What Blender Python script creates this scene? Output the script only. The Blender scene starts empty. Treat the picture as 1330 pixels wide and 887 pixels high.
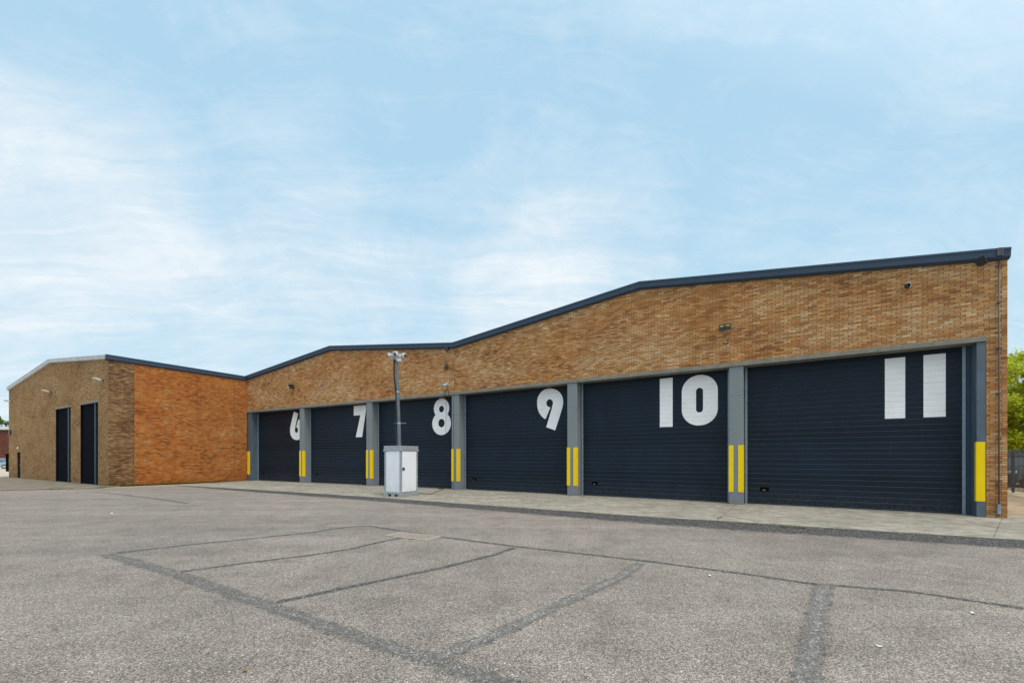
import bpy, bmesh, math, random
from mathutils import Vector, Matrix
R = math.radians
rng = random.Random(7)
sc = bpy.context.scene
COL = sc.collection
F = 560.0; CX = 665.0; HY = 594.0; CH = 1.6   # focal length and horizon of the survey, camera height

# ------------------------------------------------------------------ survey helpers
def G(x, y, z=0.0):
    Y = F*(CH-z)/(y-HY); return Vector(((x-CX)/F*Y, Y, z))
class Wall:
    """vertical wall through ground points p, q; u along, m into the building, z up"""
    def __init__(s, p, q):
        s.p = Vector((p[0], p[1])); d = Vector((q[0], q[1]))-s.p; s.L = d.length; s.d = d.normalized()
        s.m = Vector((-s.d.y, s.d.x))
        s.M = Matrix(((s.d.x, s.m.x, 0, s.p.x), (s.d.y, s.m.y, 0, s.p.y), (0, 0, 1, 0), (0, 0, 0, 1)))
        s.ang = math.atan2(s.d.y, s.d.x)
    def at(s, x, y=HY, m=0.0):
        """(u, z) where the survey ray (x, y) meets the wall plane shifted by m"""
        o = s.p+s.m*m; r = Vector(((x-CX)/F, 1.0))
        det = s.d.x*(-r.y)+r.x*s.d.y
        u = (-o.x*(-r.y)-r.x*o.y)/det   # solve o + u d = t r
        P = o+s.d*u; t = P.y
        return u, CH+(HY-y)/F*t
    def w(s, u, m=0.0, z=0.0): return s.M @ Vector((u, m, z))

# ------------------------------------------------------------------ mesh builder
class MB:
    def __init__(s): s.v = []; s.f = []; s.uv = []; s.mi = []
    def face(s, pts, uvs=None, mi=0):
        n = len(s.v); s.v += [Vector(p) for p in pts]; s.f.append(list(range(n, n+len(pts)))); s.uv.append(uvs); s.mi.append(mi)
    def hull(s, verts, faces, M=None, uvm=True, mi=0):
        """verts in local coordinates; box-mapped uvs in metres"""
        M = M or Matrix()
        for f in faces:
            p = [Vector(verts[i]) for i in f]
            nrm = Vector((0, 0, 0))
            for i in range(len(p)):
                a, b = p[i], p[(i+1) % len(p)]
                nrm += Vector(((a.y-b.y)*(a.z+b.z), (a.z-b.z)*(a.x+b.x), (a.x-b.x)*(a.y+b.y)))
            ax = max(range(3), key=lambda k: abs(nrm[k]))
            if ax == 0: uv = [(q.y, q.z) for q in p]
            elif ax == 1: uv = [(q.x, q.z) for q in p]
            else: uv = [(q.x, q.y) for q in p]
            s.face([M @ q for q in p], uv, mi)
    def box(s, x0, x1, y0, y1, z0, z1, M=None, mi=0):
        v = [(x0,y0,z0),(x1,y0,z0),(x1,y1,z0),(x0,y1,z0),(x0,y0,z1),(x1,y0,z1),(x1,y1,z1),(x0,y1,z1)]
        s.hull(v, [(0,1,5,4),(1,2,6,5),(2,3,7,6),(3,0,4,7),(4,5,6,7),(3,2,1,0)], M, mi=mi)
    def prism(s, poly, a, b, M=None, axis='y', mi=0):
        """poly of (x, z) pairs swept along y from a to b (axis y), or (y, z) along x"""
        n = len(poly)
        if axis == 'y': v = [(p[0], a, p[1]) for p in poly]+[(p[0], b, p[1]) for p in poly]
        elif axis == 'x': v = [(a, p[0], p[1]) for p in poly]+[(b, p[0], p[1]) for p in poly]
        else: v = [(p[0], p[1], a) for p in poly]+[(p[0], p[1], b) for p in poly]
        fs = [tuple(range(n)), tuple(reversed(range(n, 2*n)))]
        for i in range(n):
            j = (i+1) % n; fs.append((i, i+n, j+n, j))
        s.hull(v, fs, M, mi=mi)
    def tube(s, path, r, seg=8, M=None, cap=True, mi=0):
        M = M or Matrix(); path = [Vector(p) for p in path]; rings = []
        rr = r if isinstance(r, (list, tuple)) else [r]*len(path)
        for i, p in enumerate(path):
            t = (path[min(i+1, len(path)-1)]-path[max(i-1, 0)]).normalized()
            a = t.orthogonal().normalized() if i == 0 else (pa-t*pa.dot(t)).normalized()
            pa = a; b = t.cross(a)
            rings.append([M @ (p+(a*math.cos(2*math.pi*k/seg)+b*math.sin(2*math.pi*k/seg))*rr[i]) for k in range(seg)])
        for i in range(len(rings)-1):
            for k in range(seg):
                l = (k+1) % seg
                s.face([rings[i][k], rings[i][l], rings[i+1][l], rings[i+1][k]], mi=mi)
        if cap: s.face(rings[0][::-1], mi=mi); s.face(rings[-1], mi=mi)
    def ball(s, c, r, M=None, nu=12, nv=8, sc_=(1,1,1), mi=0):
        M = M or Matrix(); c = Vector(c)
        P = lambda i, j: M @ (c+Vector((math.sin(math.pi*j/nv)*math.cos(2*math.pi*i/nu)*r*sc_[0], math.sin(math.pi*j/nv)*math.sin(2*math.pi*i/nu)*r*sc_[1], math.cos(math.pi*j/nv)*r*sc_[2])))
        for j in range(nv):
            for i in range(nu):
                q = [P(i,j), P(i,j+1), P(i+1,j+1), P(i+1,j)]
                if j == 0: q = [q[0], q[1], q[2]]
                elif j == nv-1: q = [q[0], q[1], q[3]]
                s.face(q, mi=mi)
    def build(s, name, mat, parent=None, smooth=False, bevel=0, merge=True):
        org = Vector((0, 0, 0))
        if parent is not None:
            p = parent
            while p is not None: org = org+Vector(p.location); p = p.parent
        me = bpy.data.meshes.new(name)
        if getattr(s, 'local', False): org = Vector((0, 0, 0))
        me.from_pydata([tuple(v-org) for v in s.v], [], s.f)
        ul = me.uv_layers.new(name='UVMap')
        k = 0
        for f, uv in zip(s.f, s.uv):
            for i in range(len(f)):
                if uv: ul.data[k].uv = uv[i]
                k += 1
        for m in (mat if isinstance(mat, (list, tuple)) else [mat]): me.materials.append(m)
        if isinstance(mat, (list, tuple)):
            for i, pl in enumerate(me.polygons): pl.material_index = s.mi[i]
        if merge:
            bm = bmesh.new(); bm.from_mesh(me); bmesh.ops.remove_doubles(bm, verts=bm.verts, dist=1e-5)
            bmesh.ops.recalc_face_normals(bm, faces=bm.faces); bm.to_mesh(me); bm.free()
        if smooth:
            for pl in me.polygons: pl.use_smooth = True
        o = bpy.data.objects.new(name, me); COL.objects.link(o)
        if parent is not None: o.parent = parent
        if bevel:
            md = o.modifiers.new('Bevel', 'BEVEL'); md.width = bevel; md.segments = 2; md.limit_method = 'ANGLE'; md.angle_limit = R(40)
        return o
def LMB():
    m = MB(); m.local = True; return m
def empty(name, loc, rz=0.0):
    o = bpy.data.objects.new(name, None); COL.objects.link(o); o.location = loc; o.rotation_euler = (0, 0, rz); o.empty_display_size = .2
    return o
def tag(o, label=None, cat=None, group=None, kind=None):
    if label: o['label'] = label
    if cat: o['category'] = cat
    if group: o['group'] = group
    if kind: o['kind'] = kind
    return o
def copy_tree(o, parent=None):
    c = o.copy(); COL.objects.link(c); c.parent = parent
    for ch in list(o.children): copy_tree(ch, c)
    return c

# ------------------------------------------------------------------ materials
class NT:
    def __init__(s, name):
        s.m = bpy.data.materials.new(name); s.m.use_nodes = True; s.t = s.m.node_tree; s.t.nodes.clear()
        s.out = s.n('ShaderNodeOutputMaterial'); s.b = s.n('ShaderNodeBsdfPrincipled'); s.l(s.b.outputs[0], s.out.inputs[0])
    def n(s, typ, **kw):
        nd = s.t.nodes.new(typ)
        for k, v in kw.items():
            if hasattr(nd, k): setattr(nd, k, v)
            else: nd.inputs[k].default_value = v
        return nd
    def l(s, a, b): s.t.links.new(a, b)
    def put(s, v, sock):
        if hasattr(v, 'is_output') or hasattr(v, 'links'): s.l(v, sock)
        else: sock.default_value = v
    def math(s, op, a, b=0.0, c=None, clamp=False):
        nd = s.n('ShaderNodeMath', operation=op, use_clamp=clamp); s.put(a, nd.inputs[0]); s.put(b, nd.inputs[1])
        if c is not None: s.put(c, nd.inputs[2])
        return nd.outputs[0]
    def vmath(s, op, a, b):
        nd = s.n('ShaderNodeVectorMath', operation=op); s.put(a, nd.inputs[0]); s.put(b, nd.inputs[1]); return nd.outputs[0]
    def noise(s, vec, scale, detail=3.0, rough=.55, dist=0.0):
        nd = s.n('ShaderNodeTexNoise'); nd.inputs['Scale'].default_value = scale; nd.inputs['Detail'].default_value = detail
        nd.inputs['Roughness'].default_value = rough; nd.inputs['Distortion'].default_value = dist
        if vec is not None: s.l(vec, nd.inputs['Vector'])
        return nd.outputs['Fac']
    def ramp(s, fac, stops, interp='LINEAR'):
        nd = s.n('ShaderNodeValToRGB'); cr = nd.color_ramp; cr.interpolation = interp
        while len(cr.elements) < len(stops): cr.elements.new(.5)
        for e, (p, c) in zip(cr.elements, stops):
            e.position = p; e.color = (c, c, c, 1) if not isinstance(c, (tuple, list)) else (*c, 1)
        s.put(fac, nd.inputs[0]); return nd.outputs[0]
    def mix(s, fac, a, b, mode='MIX'):
        nd = s.n('ShaderNodeMix', data_type='RGBA', blend_type=mode); s.put(fac, nd.inputs[0])
        for v, k in ((a, 6), (b, 7)):
            if isinstance(v, (tuple, list)): nd.inputs[k].default_value = (*v, 1) if len(v) == 3 else v
            else: s.l(v, nd.inputs[k])
        return nd.outputs[2]
    def bump(s, h, strength=.5, dist=.01):
        nd = s.n('ShaderNodeBump'); nd.inputs['Strength'].default_value = strength; nd.inputs['Distance'].default_value = dist
        s.l(h, nd.inputs['Height']); s.l(nd.outputs[0], s.b.inputs['Normal'])
    def pos(s): return s.n('ShaderNodeNewGeometry').outputs['Position']
    def uv(s): return s.n('ShaderNodeUVMap', uv_map='UVMap').outputs[0]
    def scaled(s, vec, v):
        nd = s.n('ShaderNodeMapping'); nd.inputs['Scale'].default_value = v; s.l(vec, nd.inputs[0]); return nd.outputs[0]

def simple(name, col, rough=.5, metal=0.0, var=.12, scale=3.0, bump=0.0, bscale=60, spec=.5):
    t = NT(name); p = t.pos(); nz = t.noise(p, scale, 5)
    c = t.mix(t.ramp(nz, [(.3, 0.0), (.7, 1.0)]), tuple(k*(1-var) for k in col), tuple(min(1, k*(1+var)) for k in col))
    t.l(c, t.b.inputs['Base Color'])
    t.l(t.math('MULTIPLY_ADD', nz, .25, rough-.12), t.b.inputs['Roughness'])
    t.b.inputs['Metallic'].default_value = metal; t.b.inputs['Specular IOR Level'].default_value = spec
    if bump: t.bump(t.noise(p, bscale, 3), bump, .004)
    return t.m

def brick(name, ramp, mortar, tint_lo=.84, tint_hi=1.24, patch=(.9, .62, .3), patch_amt=.35, seed=0.0):
    t = NT(name); uv = t.uv()
    sp = t.n('ShaderNodeSeparateXYZ'); t.l(uv, sp.inputs[0])
    pos3 = t.vmath('ADD', uv, (seed, seed*1.7, seed))
    wob = t.noise(pos3, .9, 2)
    u = t.math('ADD', sp.outputs[0], 0.0); v = t.math('ADD', sp.outputs[1], 20.0)
    vr = t.math('DIVIDE', v, .0625); row = t.math('FLOOR', vr)
    par = t.math('MODULO', row, 2.0)
    jit = t.n('ShaderNodeTexWhiteNoise', noise_dimensions='1D'); t.l(row, jit.inputs['W'])
    uo = t.math('ADD', t.math('ADD', t.math('DIVIDE', u, .222), 400.0), t.math('ADD', t.math('MULTIPLY', par, .5), t.math('MULTIPLY', jit.outputs['Value'], .1)))
    col = t.math('FLOOR', uo)
    cv = t.n('ShaderNodeCombineXYZ'); t.l(col, cv.inputs[0]); t.l(row, cv.inputs[1]); cv.inputs[2].default_value = seed
    wn = t.n('ShaderNodeTexWhiteNoise', noise_dimensions='3D'); t.l(cv.outputs[0], wn.inputs['Vector'])
    wsep = t.n('ShaderNodeSeparateColor'); t.l(wn.outputs['Color'], wsep.inputs[0])
    big = t.noise(t.scaled(pos3, (.5, .9, 1)), 1.1, 4, .6)
    val = t.math('ADD', t.math('MULTIPLY', wn.outputs['Value'], .60), t.math('MULTIPLY_ADD', big, 1.1, -.33))
    c = t.ramp(val, ramp)
    # brick faces: blotches inside each brick, firing marks
    fine = t.noise(t.scaled(pos3, (8, 26, 1)), 1.6, 4, .65)
    c = t.mix(1.0, c, t.ramp(fine, [(.25, .72), (.5, 1.0), (.75, 1.28)]), 'MULTIPLY')
    c = t.mix(1.0, c, t.ramp(wsep.outputs[1], [(0, tint_lo), (1, tint_hi)]), 'MULTIPLY')
    # broad tone bands and repointed areas
    pt = t.noise(t.scaled(pos3, (.22, .5, 1)), 1.3, 3, .5)
    c = t.mix(t.math('MULTIPLY', t.ramp(pt, [(.42, 0.0), (.62, 1.0)]), patch_amt), c, tuple(patch), 'MULTIPLY')
    fu = t.math('FRACT', uo); fv = t.math('FRACT', vr)
    mu = t.ramp(fu, [(0, 1.0), (.045, 1.0), (.065, 0.0)]); mv = t.ramp(fv, [(0, 1.0), (.12, 1.0), (.17, 0.0)])
    mort = t.math('MAXIMUM', mu, mv)
    mcol = t.mix(t.noise(pos3, 5, 3), tuple(k*.75 for k in mortar), tuple(k*1.2 for k in mortar))
    c = t.mix(mort, c, mcol)
    # rain streaks below the roof line and splash dirt at the foot
    st = t.noise(t.scaled(pos3, (3.2, .22, 1)), 1.5, 4, .7)
    c = t.mix(t.math('MULTIPLY', t.ramp(st, [(.55, 0.0), (.75, 1.0)]), .38), c, (.45, .42, .38), 'MULTIPLY')
    dirt = t.math('MULTIPLY', t.ramp(sp.outputs[1], [(0.0, 1.0), (.35, .25), (.9, 0.0)]), t.ramp(t.noise(pos3, 2.5, 5), [(.35, .1), (.65, 1.0)]))
    c = t.mix(t.math('MULTIPLY', dirt, .6), c, (.35, .34, .26), 'MULTIPLY')
    t.l(c, t.b.inputs['Base Color']); t.b.inputs['Roughness'].default_value = .9; t.b.inputs['Specular IOR Level'].default_value = .2
    h = t.math('ADD', t.math('MULTIPLY', mort, -1.0), t.math('ADD', t.math('MULTIPLY', fine, .5), t.math('MULTIPLY', wsep.outputs[2], .45)))
    t.bump(h, .75, .012)
    return t.m

M_brick = brick('brick_buff', [(0, (.13, .062, .032)), (.13, (.24, .115, .050)), (.34, (.385, .19, .072)), (.55, (.43, .245, .105)), (.74, (.47, .30, .15)), (.9, (.52, .37, .21)), (1, (.60, .47, .31))], (.15, .095, .052), patch=(.93, .72, .52), patch_amt=.6, seed=0)
M_brick_orange = brick('brick_orange', [(0, (.10, .04, .02)), (.12, (.17, .062, .022)), (.35, (.35, .112, .024)), (.58, (.40, .148, .034)), (.8, (.39, .18, .06)), (1, (.48, .30, .14))], (.14, .075, .035), patch=(.95, .8, .62), patch_amt=.55, seed=31)
M_brick_brown = brick('brick_brown', [(0, (.11, .062, .035)), (.18, (.20, .115, .054)), (.4, (.275, .165, .072)), (.65, (.32, .195, .085)), (.85, (.36, .24, .12)), (1, (.42, .30, .18))], (.12, .08, .045), patch=(.85, .75, .6), patch_amt=.5, seed=67)
M_brick_dark = brick('brick_dark_seam', [(0, (.05, .032, .022)), (.2, (.11, .062, .034)), (.45, (.20, .115, .052)), (.7, (.27, .16, .075)), (1, (.40, .28, .16))], (.07, .045, .03), patch=(.8, .7, .62), patch_amt=.6, seed=97)
M_brick_red = brick('brick_red', [(0, (.05, .018, .014)), (.5, (.10, .028, .018)), (1, (.15, .045, .03))], (.2, .13, .1), seed=11)

def asphalt():
    t = NT('weathered_asphalt'); p = t.pos()
    big = t.noise(p, .16, 4, .55); mid = t.noise(t.scaled(p, (1, 1, 1)), 1.7, 5, .65)
    vo = t.n('ShaderNodeTexVoronoi'); vo.inputs['Scale'].default_value = 85; t.l(p, vo.inputs['Vector'])
    vs = t.n('ShaderNodeSeparateColor'); t.l(vo.outputs['Color'], vs.inputs[0])
    vo2 = t.n('ShaderNodeTexVoronoi'); vo2.inputs['Scale'].default_value = 44; t.l(p, vo2.inputs['Vector'])
    vs2 = t.n('ShaderNodeSeparateColor'); t.l(vo2.outputs['Color'], vs2.inputs[0])
    st = t.ramp(vs.outputs[0], [(0, (.07, .07, .075)), (.2, (.19, .185, .18)), (.55, (.33, .315, .29)), (.85, (.46, .44, .41)), (.975, (.56, .54, .50)), (1, (.85, .83, .8))])
    c = t.mix(.34, st, t.ramp(vs2.outputs[1], [(0, (.15, .15, .155)), (.6, (.34, .325, .30)), (.97, (.45, .43, .40)), (1, (.66, .64, .6))]))
    c = t.mix(.18, c, (.35, .33, .295))
    gap = t.ramp(vo.outputs['Distance'], [(.3, 1.05), (.7, .42)])
    c = t.mix(1.0, c, gap, 'MULTIPLY')
    c = t.mix(1.0, c, t.ramp(mid, [(.25, .74), (.5, 1.0), (.75, 1.18)]), 'MULTIPLY')
    c = t.mix(1.0, c, t.ramp(big, [(.3, (.94, .89, .865)), (.55, (1.10, 1.025, .965)), (.75, (1.22, 1.13, 1.05))]), 'MULTIPLY')
    # worn tracks running roughly along the building
    tr = t.n('ShaderNodeMapping'); tr.inputs['Rotation'].default_value = (0, 0, R(30)); tr.inputs['Scale'].default_value = (.07, 1.0, 1); t.l(p, tr.inputs[0])
    tk = t.noise(tr.outputs[0], .9, 4, .6)
    c = t.mix(1.0, c, t.ramp(tk, [(.3, .84), (.55, 1.0), (.7, 1.14)]), 'MULTIPLY')
    pn = t.noise(p, .45, 6, .7); c = t.mix(1.0, c, t.ramp(pn, [(.34, .90), (.5, 1.0), (.66, 1.07)]), 'MULTIPLY')
    # brown leaf-dirt specks and oil marks
    sp = t.noise(p, 9, 2, .5); c = t.mix(t.math('MULTIPLY', t.ramp(sp, [(.70, 0.0), (.74, 1.0)]), .55), c, (.20, .12, .06))
    oil = t.noise(p, .75, 3, .6); c = t.mix(t.math('MULTIPLY', t.ramp(oil, [(.64, 0.0), (.76, 1.0)]), .3), c, (.12, .12, .125))
    t.l(c, t.b.inputs['Base Color']); t.b.inputs['Roughness'].default_value = .88; t.b.inputs['Specular IOR Level'].default_value = .3
    h = t.math('SUBTRACT', t.math('MULTIPLY', vs.outputs[1], .6), t.math('MULTIPLY', vo.outputs['Distance'], 1.2))
    t.bump(h, .8, .006)
    return t.m
def dark_strip(name, edge, dark=(.10, .10, .105), light=(.26, .25, .24), core=0.0, amount=.9, ragged=1.5):
    """old joint sealant: ragged sides, worn through in places"""
    t = NT(name); p = t.pos(); uv = t.uv(); sp = t.n('ShaderNodeSeparateXYZ'); t.l(uv, sp.inputs[0])
    vo = t.n('ShaderNodeTexVoronoi'); vo.inputs['Scale'].default_value = 75; t.l(p, vo.inputs['Vector'])
    vs = t.n('ShaderNodeSeparateColor'); t.l(vo.outputs['Color'], vs.inputs[0])
    a = t.math('ABSOLUTE', t.math('MULTIPLY_ADD', sp.outputs[1], 2.0, -1.0))
    rag = t.noise(p, 7, 6, .75); rag2 = t.noise(p, 70, 3, .8)
    m = t.math('SUBTRACT', t.math('ADD', t.math('MULTIPLY_ADD', rag, ragged, -ragged/2), t.math('MULTIPLY_ADD', rag2, 1.0, -.5)), t.math('SUBTRACT', a, edge))
    cov = t.ramp(m, [(-.1, 0.0), (0.0, 0.0), (.42, 1.0)])
    worn = t.ramp(t.noise(p, 3.2, 5, .7), [(.3, .35), (.55, 1.0)])
    alpha = t.math('MULTIPLY', t.math('MULTIPLY', cov, worn), amount)
    c = t.ramp(vs.outputs[0], [(0, dark), (.55, tuple((d*2+l)/3 for d, l in zip(dark, light))), (.9, light), (.97, (.42, .41, .39)), (1, (.62, .62, .6))])
    if core:
        cf = t.ramp(t.math('ADD', a, t.math('MULTIPLY_ADD', rag2, .5, -.25)), [(0, 1.0), (.42, .9), (.55, 0.0)])
        c = t.mix(t.math('MULTIPLY', cf, core), c, t.ramp(vs.outputs[1], [(0, (.15, .147, .142)), (.5, (.23, .222, .21)), (.85, (.38, .37, .35)), (1, (.7, .69, .67))]))
    t.l(c, t.b.inputs['Base Color']); t.b.inputs['Roughness'].default_value = .85; t.b.inputs['Specular IOR Level'].default_value = .3
    t.bump(t.math('MULTIPLY', vs.outputs[1], 1.0), .7, .005)
    t.l(alpha, t.b.inputs['Alpha'])
    return t.m
def concrete(name, base, dirtc, joint=False):
    t = NT(name); p = t.pos(); n1 = t.noise(p, .5, 5, .6); n2 = t.noise(p, 4, 5, .7); n3 = t.noise(p, 70, 3, .7)
    c = t.mix(t.ramp(n1, [(.35, 0.0), (.65, 1.0)]), base, tuple(k*.78 for k in base))
    c = t.mix(t.ramp(n2, [(.42, 0.0), (.70, .75)]), c, dirtc)
    n4 = t.noise(p, 1.4, 6, .7); c = t.mix(1.0, c, t.ramp(n4, [(.3, .72), (.5, 1.0), (.7, 1.14)]), 'MULTIPLY')
    c = t.mix(1.0, c, t.ramp(n3, [(.3, .8), (.5, 1.0), (.72, 1.2)]), 'MULTIPLY')
    n5 = t.noise(t.scaled(p, (1, 1, 1)), .9, 7, .75, 1.5); c = t.mix(t.math('MULTIPLY', t.ramp(n5, [(.50, 0.0), (.60, 1.0)]), .42), c, tuple(k*.8 for k in dirtc))
    n6 = t.noise(p, 2.6, 6, .8, .8); c = t.mix(t.math('MULTIPLY', t.ramp(n6, [(.56, 0.0), (.66, 1.0)]), .35), c, tuple(min(1, k*1.35) for k in base))
    t.l(c, t.b.inputs['Base Color']); t.b.inputs['Roughness'].default_value = .9; t.b.inputs['Specular IOR Level'].default_value = .25
    t.bump(t.math('ADD', n3, n2), .4, .006); return t.m
def leaf(name, cols):
    t = NT(name); g = t.n('ShaderNodeNewGeometry')
    c = t.ramp(g.outputs['Random Per Island'], [(i/(len(cols)-1), k) for i, k in enumerate(cols)])
    t.l(c, t.b.inputs['Base Color']); t.b.inputs['Roughness'].default_value = .55; t.b.inputs['Specular IOR Level'].default_value = .3
    tr = t.n('ShaderNodeBsdfTranslucent'); t.l(c, tr.inputs[0]); mx = t.n('ShaderNodeMixShader'); mx.inputs[0].default_value = .4
    t.l(t.b.outputs[0], mx.inputs[1]); t.l(tr.outputs[0], mx.inputs[2]); t.l(mx.outputs[0], t.out.inputs[0]); return t.m
def door_paint(name, col):
    t = NT(name); p = t.pos(); sp = t.n('ShaderNodeSeparateXYZ'); t.l(p, sp.inputs[0])
    n = t.noise(t.scaled(p, (1, 1, .35)), 1.6, 5, .6); sm = t.noise(p, 14, 4, .7)
    c = t.mix(t.ramp(n, [(.3, 0.0), (.7, 1.0)]), tuple(k*.82 for k in col), tuple(k*1.2 for k in col))
    dust = t.math('MULTIPLY', t.ramp(sp.outputs[2], [(0.0, 1.0), (.5, .25), (1.0, 0.0)]), t.ramp(sm, [(.4, 0.0), (.7, 1.0)]))
    c = t.mix(t.math('MULTIPLY', dust, .3), c, (.12, .11, .10))
    slat = t.n('ShaderNodeTexWhiteNoise', noise_dimensions='1D'); t.l(t.math('FLOOR', t.math('DIVIDE', t.math('SUBTRACT', sp.outputs[2], .04), .504)), slat.inputs['W'])
    c = t.mix(1.0, c, t.ramp(slat.outputs['Value'], [(0, .85), (1, 1.2)]), 'MULTIPLY')
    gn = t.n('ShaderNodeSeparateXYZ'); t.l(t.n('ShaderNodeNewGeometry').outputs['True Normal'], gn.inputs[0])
    ledge_sheen = t.math('MULTIPLY', t.ramp(gn.outputs[2], [(.15, 0.0), (.35, 1.0)]), t.ramp(t.noise(p, 3, 4), [(.3, .45), (.7, 1.0)]))
    c = t.mix(t.math('MULTIPLY', ledge_sheen, .6), c, (.045, .07, .10))  # sky sheen on the upward-facing rib ledges, painted into the door colour
    drip = t.ramp(t.noise(t.scaled(p, (5, 5, .25)), 2.0, 4, .7), [(.6, 0.0), (.78, 1.0)])
    c = t.mix(t.math('MULTIPLY', drip, .35), c, (.03, .038, .048))
    t.l(c, t.b.inputs['Base Color']); t.l(t.math('MULTIPLY_ADD', sm, .25, .36), t.b.inputs['Roughness']); t.b.inputs['Specular IOR Level'].default_value = .22
    return t.m
def pillar_paint():
    t = NT('grey_pillar_paint'); p = t.pos(); sp = t.n('ShaderNodeSeparateXYZ'); t.l(p, sp.inputs[0])
    n = t.noise(t.scaled(p, (1, 1, .4)), 2.5, 5, .6)
    up = t.mix(n, (.155, .185, .20), (.21, .245, .255)); lo = t.mix(n, (.15, .17, .22), (.20, .225, .27))
    c = t.mix(t.ramp(t.math('DIVIDE', sp.outputs[2], 5.0), [(.37, 1.0), (.385, 0.0)]), up, lo)
    pour = t.math('ABSOLUTE', t.math('SUBTRACT', sp.outputs[2], 3.72))
    c = t.mix(t.ramp(pour, [(.0, .45), (.02, 0.0)]), c, (.07, .075, .08))
    dirt = t.math('MULTIPLY', t.ramp(sp.outputs[2], [(0, 1.0), (.5, 0.0)]), n); c = t.mix(t.math('MULTIPLY', dirt, .8), c, (.17, .16, .13))
    t.l(c, t.b.inputs['Base Color']); t.b.inputs['Roughness'].default_value = .6; t.bump(t.noise(p, 30, 4), .25, .004); return t.m

M_asphalt = asphalt()
M_apron = concrete('apron_concrete', (.36, .34, .29), (.17, .155, .12))
M_yard = concrete('pale_yard_concrete', (.52, .47, .39), (.40, .35, .28))
M_dirt = concrete('sandy_hardstanding', (.42, .34, .24), (.27, .21, .14))
M_lintel = simple('lintel_concrete', (.20, .195, .165), .85, var=.2, scale=4, bump=.4)
M_pillar = pillar_paint()
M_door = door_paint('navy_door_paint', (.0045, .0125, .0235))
M_door2 = simple('black_navy_door_paint', (.004, .006, .011), .9, spec=.04, var=.3)
M_white = simple('number_white_film', (.84, .85, .87), .5, var=.05, scale=2.2)
def yellow():
    t = NT('yellow_guard_paint'); p = t.pos(); n = t.noise(p, 14, 5, .75); n2 = t.noise(t.scaled(p, (1, 1, .3)), 5, 4, .6)
    sp = t.n('ShaderNodeSeparateXYZ'); t.l(p, sp.inputs[0])
    c = t.mix(n2, (.78, .53, .002), (.88, .66, .004)); sc_ = t.math('MULTIPLY', t.ramp(n, [(.62, 0.0), (.70, 1.0)]), t.ramp(sp.outputs[2], [(.4, 1.0), (1.6, .25)]))
    c = t.mix(t.math('MULTIPLY', sc_, .6), c, (.16, .15, .12)); t.l(c, t.b.inputs['Base Color']); t.b.inputs['Roughness'].default_value = .65; t.b.inputs['Specular IOR Level'].default_value = .2
    return t.m
M_yellow = yellow()
M_pillar_end = simple('blue_steel_column', (.075, .11, .145), .5, var=.2, scale=4)
M_rail = simple('galvanised_rail', (.24, .30, .35), .45, .3, var=.15, scale=9)
M_fascia = simple('slate_blue_fascia', (.022, .050, .092), .5, var=.12, scale=2)
M_fascia_end = simple('weathered_white_fascia', (.50, .53, .56), .5, var=.2, scale=2)
M_roof = simple('roof_sheet', (.16, .17, .18), .6, .2, var=.12, scale=1)
M_seal = simple('joint_sealant', (.05, .05, .055), .8)
M_pipe = simple('grey_conduit', (.06, .065, .08), .5, var=.15, scale=5)
M_black = simple('black_plastic', (.002, .002, .002), .8, spec=.05)
M_grip = simple('worn_grip', (.20, .12, .11), .5)
M_dgrey = simple('dark_grey_metal', (.035, .045, .06), .4, .2)
M_lampwhite = simple('white_lamp_paint', (.50, .52, .53), .4)
M_lens = simple('lamp_lens', (.50, .38, .06), .3)
M_glassdark = simple('dark_camera_glass', (.01, .012, .016), .08, spec=.9)
M_galv = simple('galvanised_steel', (.34, .39, .41), .5, .35, var=.25, scale=14, bump=.15)
M_mast = simple('dull_mast_steel', (.11, .145, .18), .5, .2, var=.2, scale=6)
def panel():
    t = NT('white_cabinet_panel'); p = t.pos(); sp = t.n('ShaderNodeSeparateXYZ'); t.l(p, sp.inputs[0])
    n = t.noise(t.scaled(p, (1, 1, .35)), 4, 4, .5); sm = t.noise(p, 6, 5, .7)
    c = t.mix(t.ramp(n, [(.45, 0.0), (.8, .35)]), (.76, .80, .87), (.58, .60, .62))
    d = t.math('MULTIPLY', t.ramp(sp.outputs[2], [(.1, 1.0), (.55, .15), (1.2, 0.0)]), t.ramp(sm, [(.35, .2), (.65, 1.0)]))
    c = t.mix(t.math('MULTIPLY', d, .45), c, (.33, .31, .27)); t.l(c, t.b.inputs['Base Color']); t.b.inputs['Roughness'].default_value = .45; return t.m
M_panel = panel()
M_rubber = simple('black_rubber', (.015, .015, .016), .8)
M_bark = simple('bark', (.09, .07, .05), .95, bump=.8, bscale=12)
M_stone = simple('threshold_concrete', (.18, .158, .12), .9, var=.4, scale=1.3, bump=.4)
M_leafy = leaf('spring_leaf', [(.24, .32, .012), (.50, .56, .02), (.66, .66, .04)])
M_leafd = leaf('green_leaf', [(.05, .09, .015), (.10, .17, .02), (.17, .25, .03)])
M_weed = leaf('weed_leaf', [(.09, .15, .02), (.20, .26, .03), (.30, .30, .05)])
M_carblue = simple('dark_blue_car_paint', (.025, .04, .07), .2, .3, spec=.8)
M_carpale = simple('pale_blue_car_paint', (.30, .42, .52), .22, .2, spec=.8)
M_carglass = simple('car_window_glass', (.05, .085, .11), .08, spec=.9)
M_alloy = simple('wheel_alloy', (.4, .41, .42), .3, .8)
M_redlamp = simple('red_lamp_plastic', (.35, .01, .01), .2)
M_clear = simple('clear_lamp_plastic', (.7, .72, .74), .12)
M_grate = simple('rusty_grate', (.36, .31, .27), .8, var=.3, scale=30)
M_paper = simple('white_paper', (.8, .8, .8), .8)
M_brownleaf = simple('dry_brown_leaf', (.22, .12, .04), .8)

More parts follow.
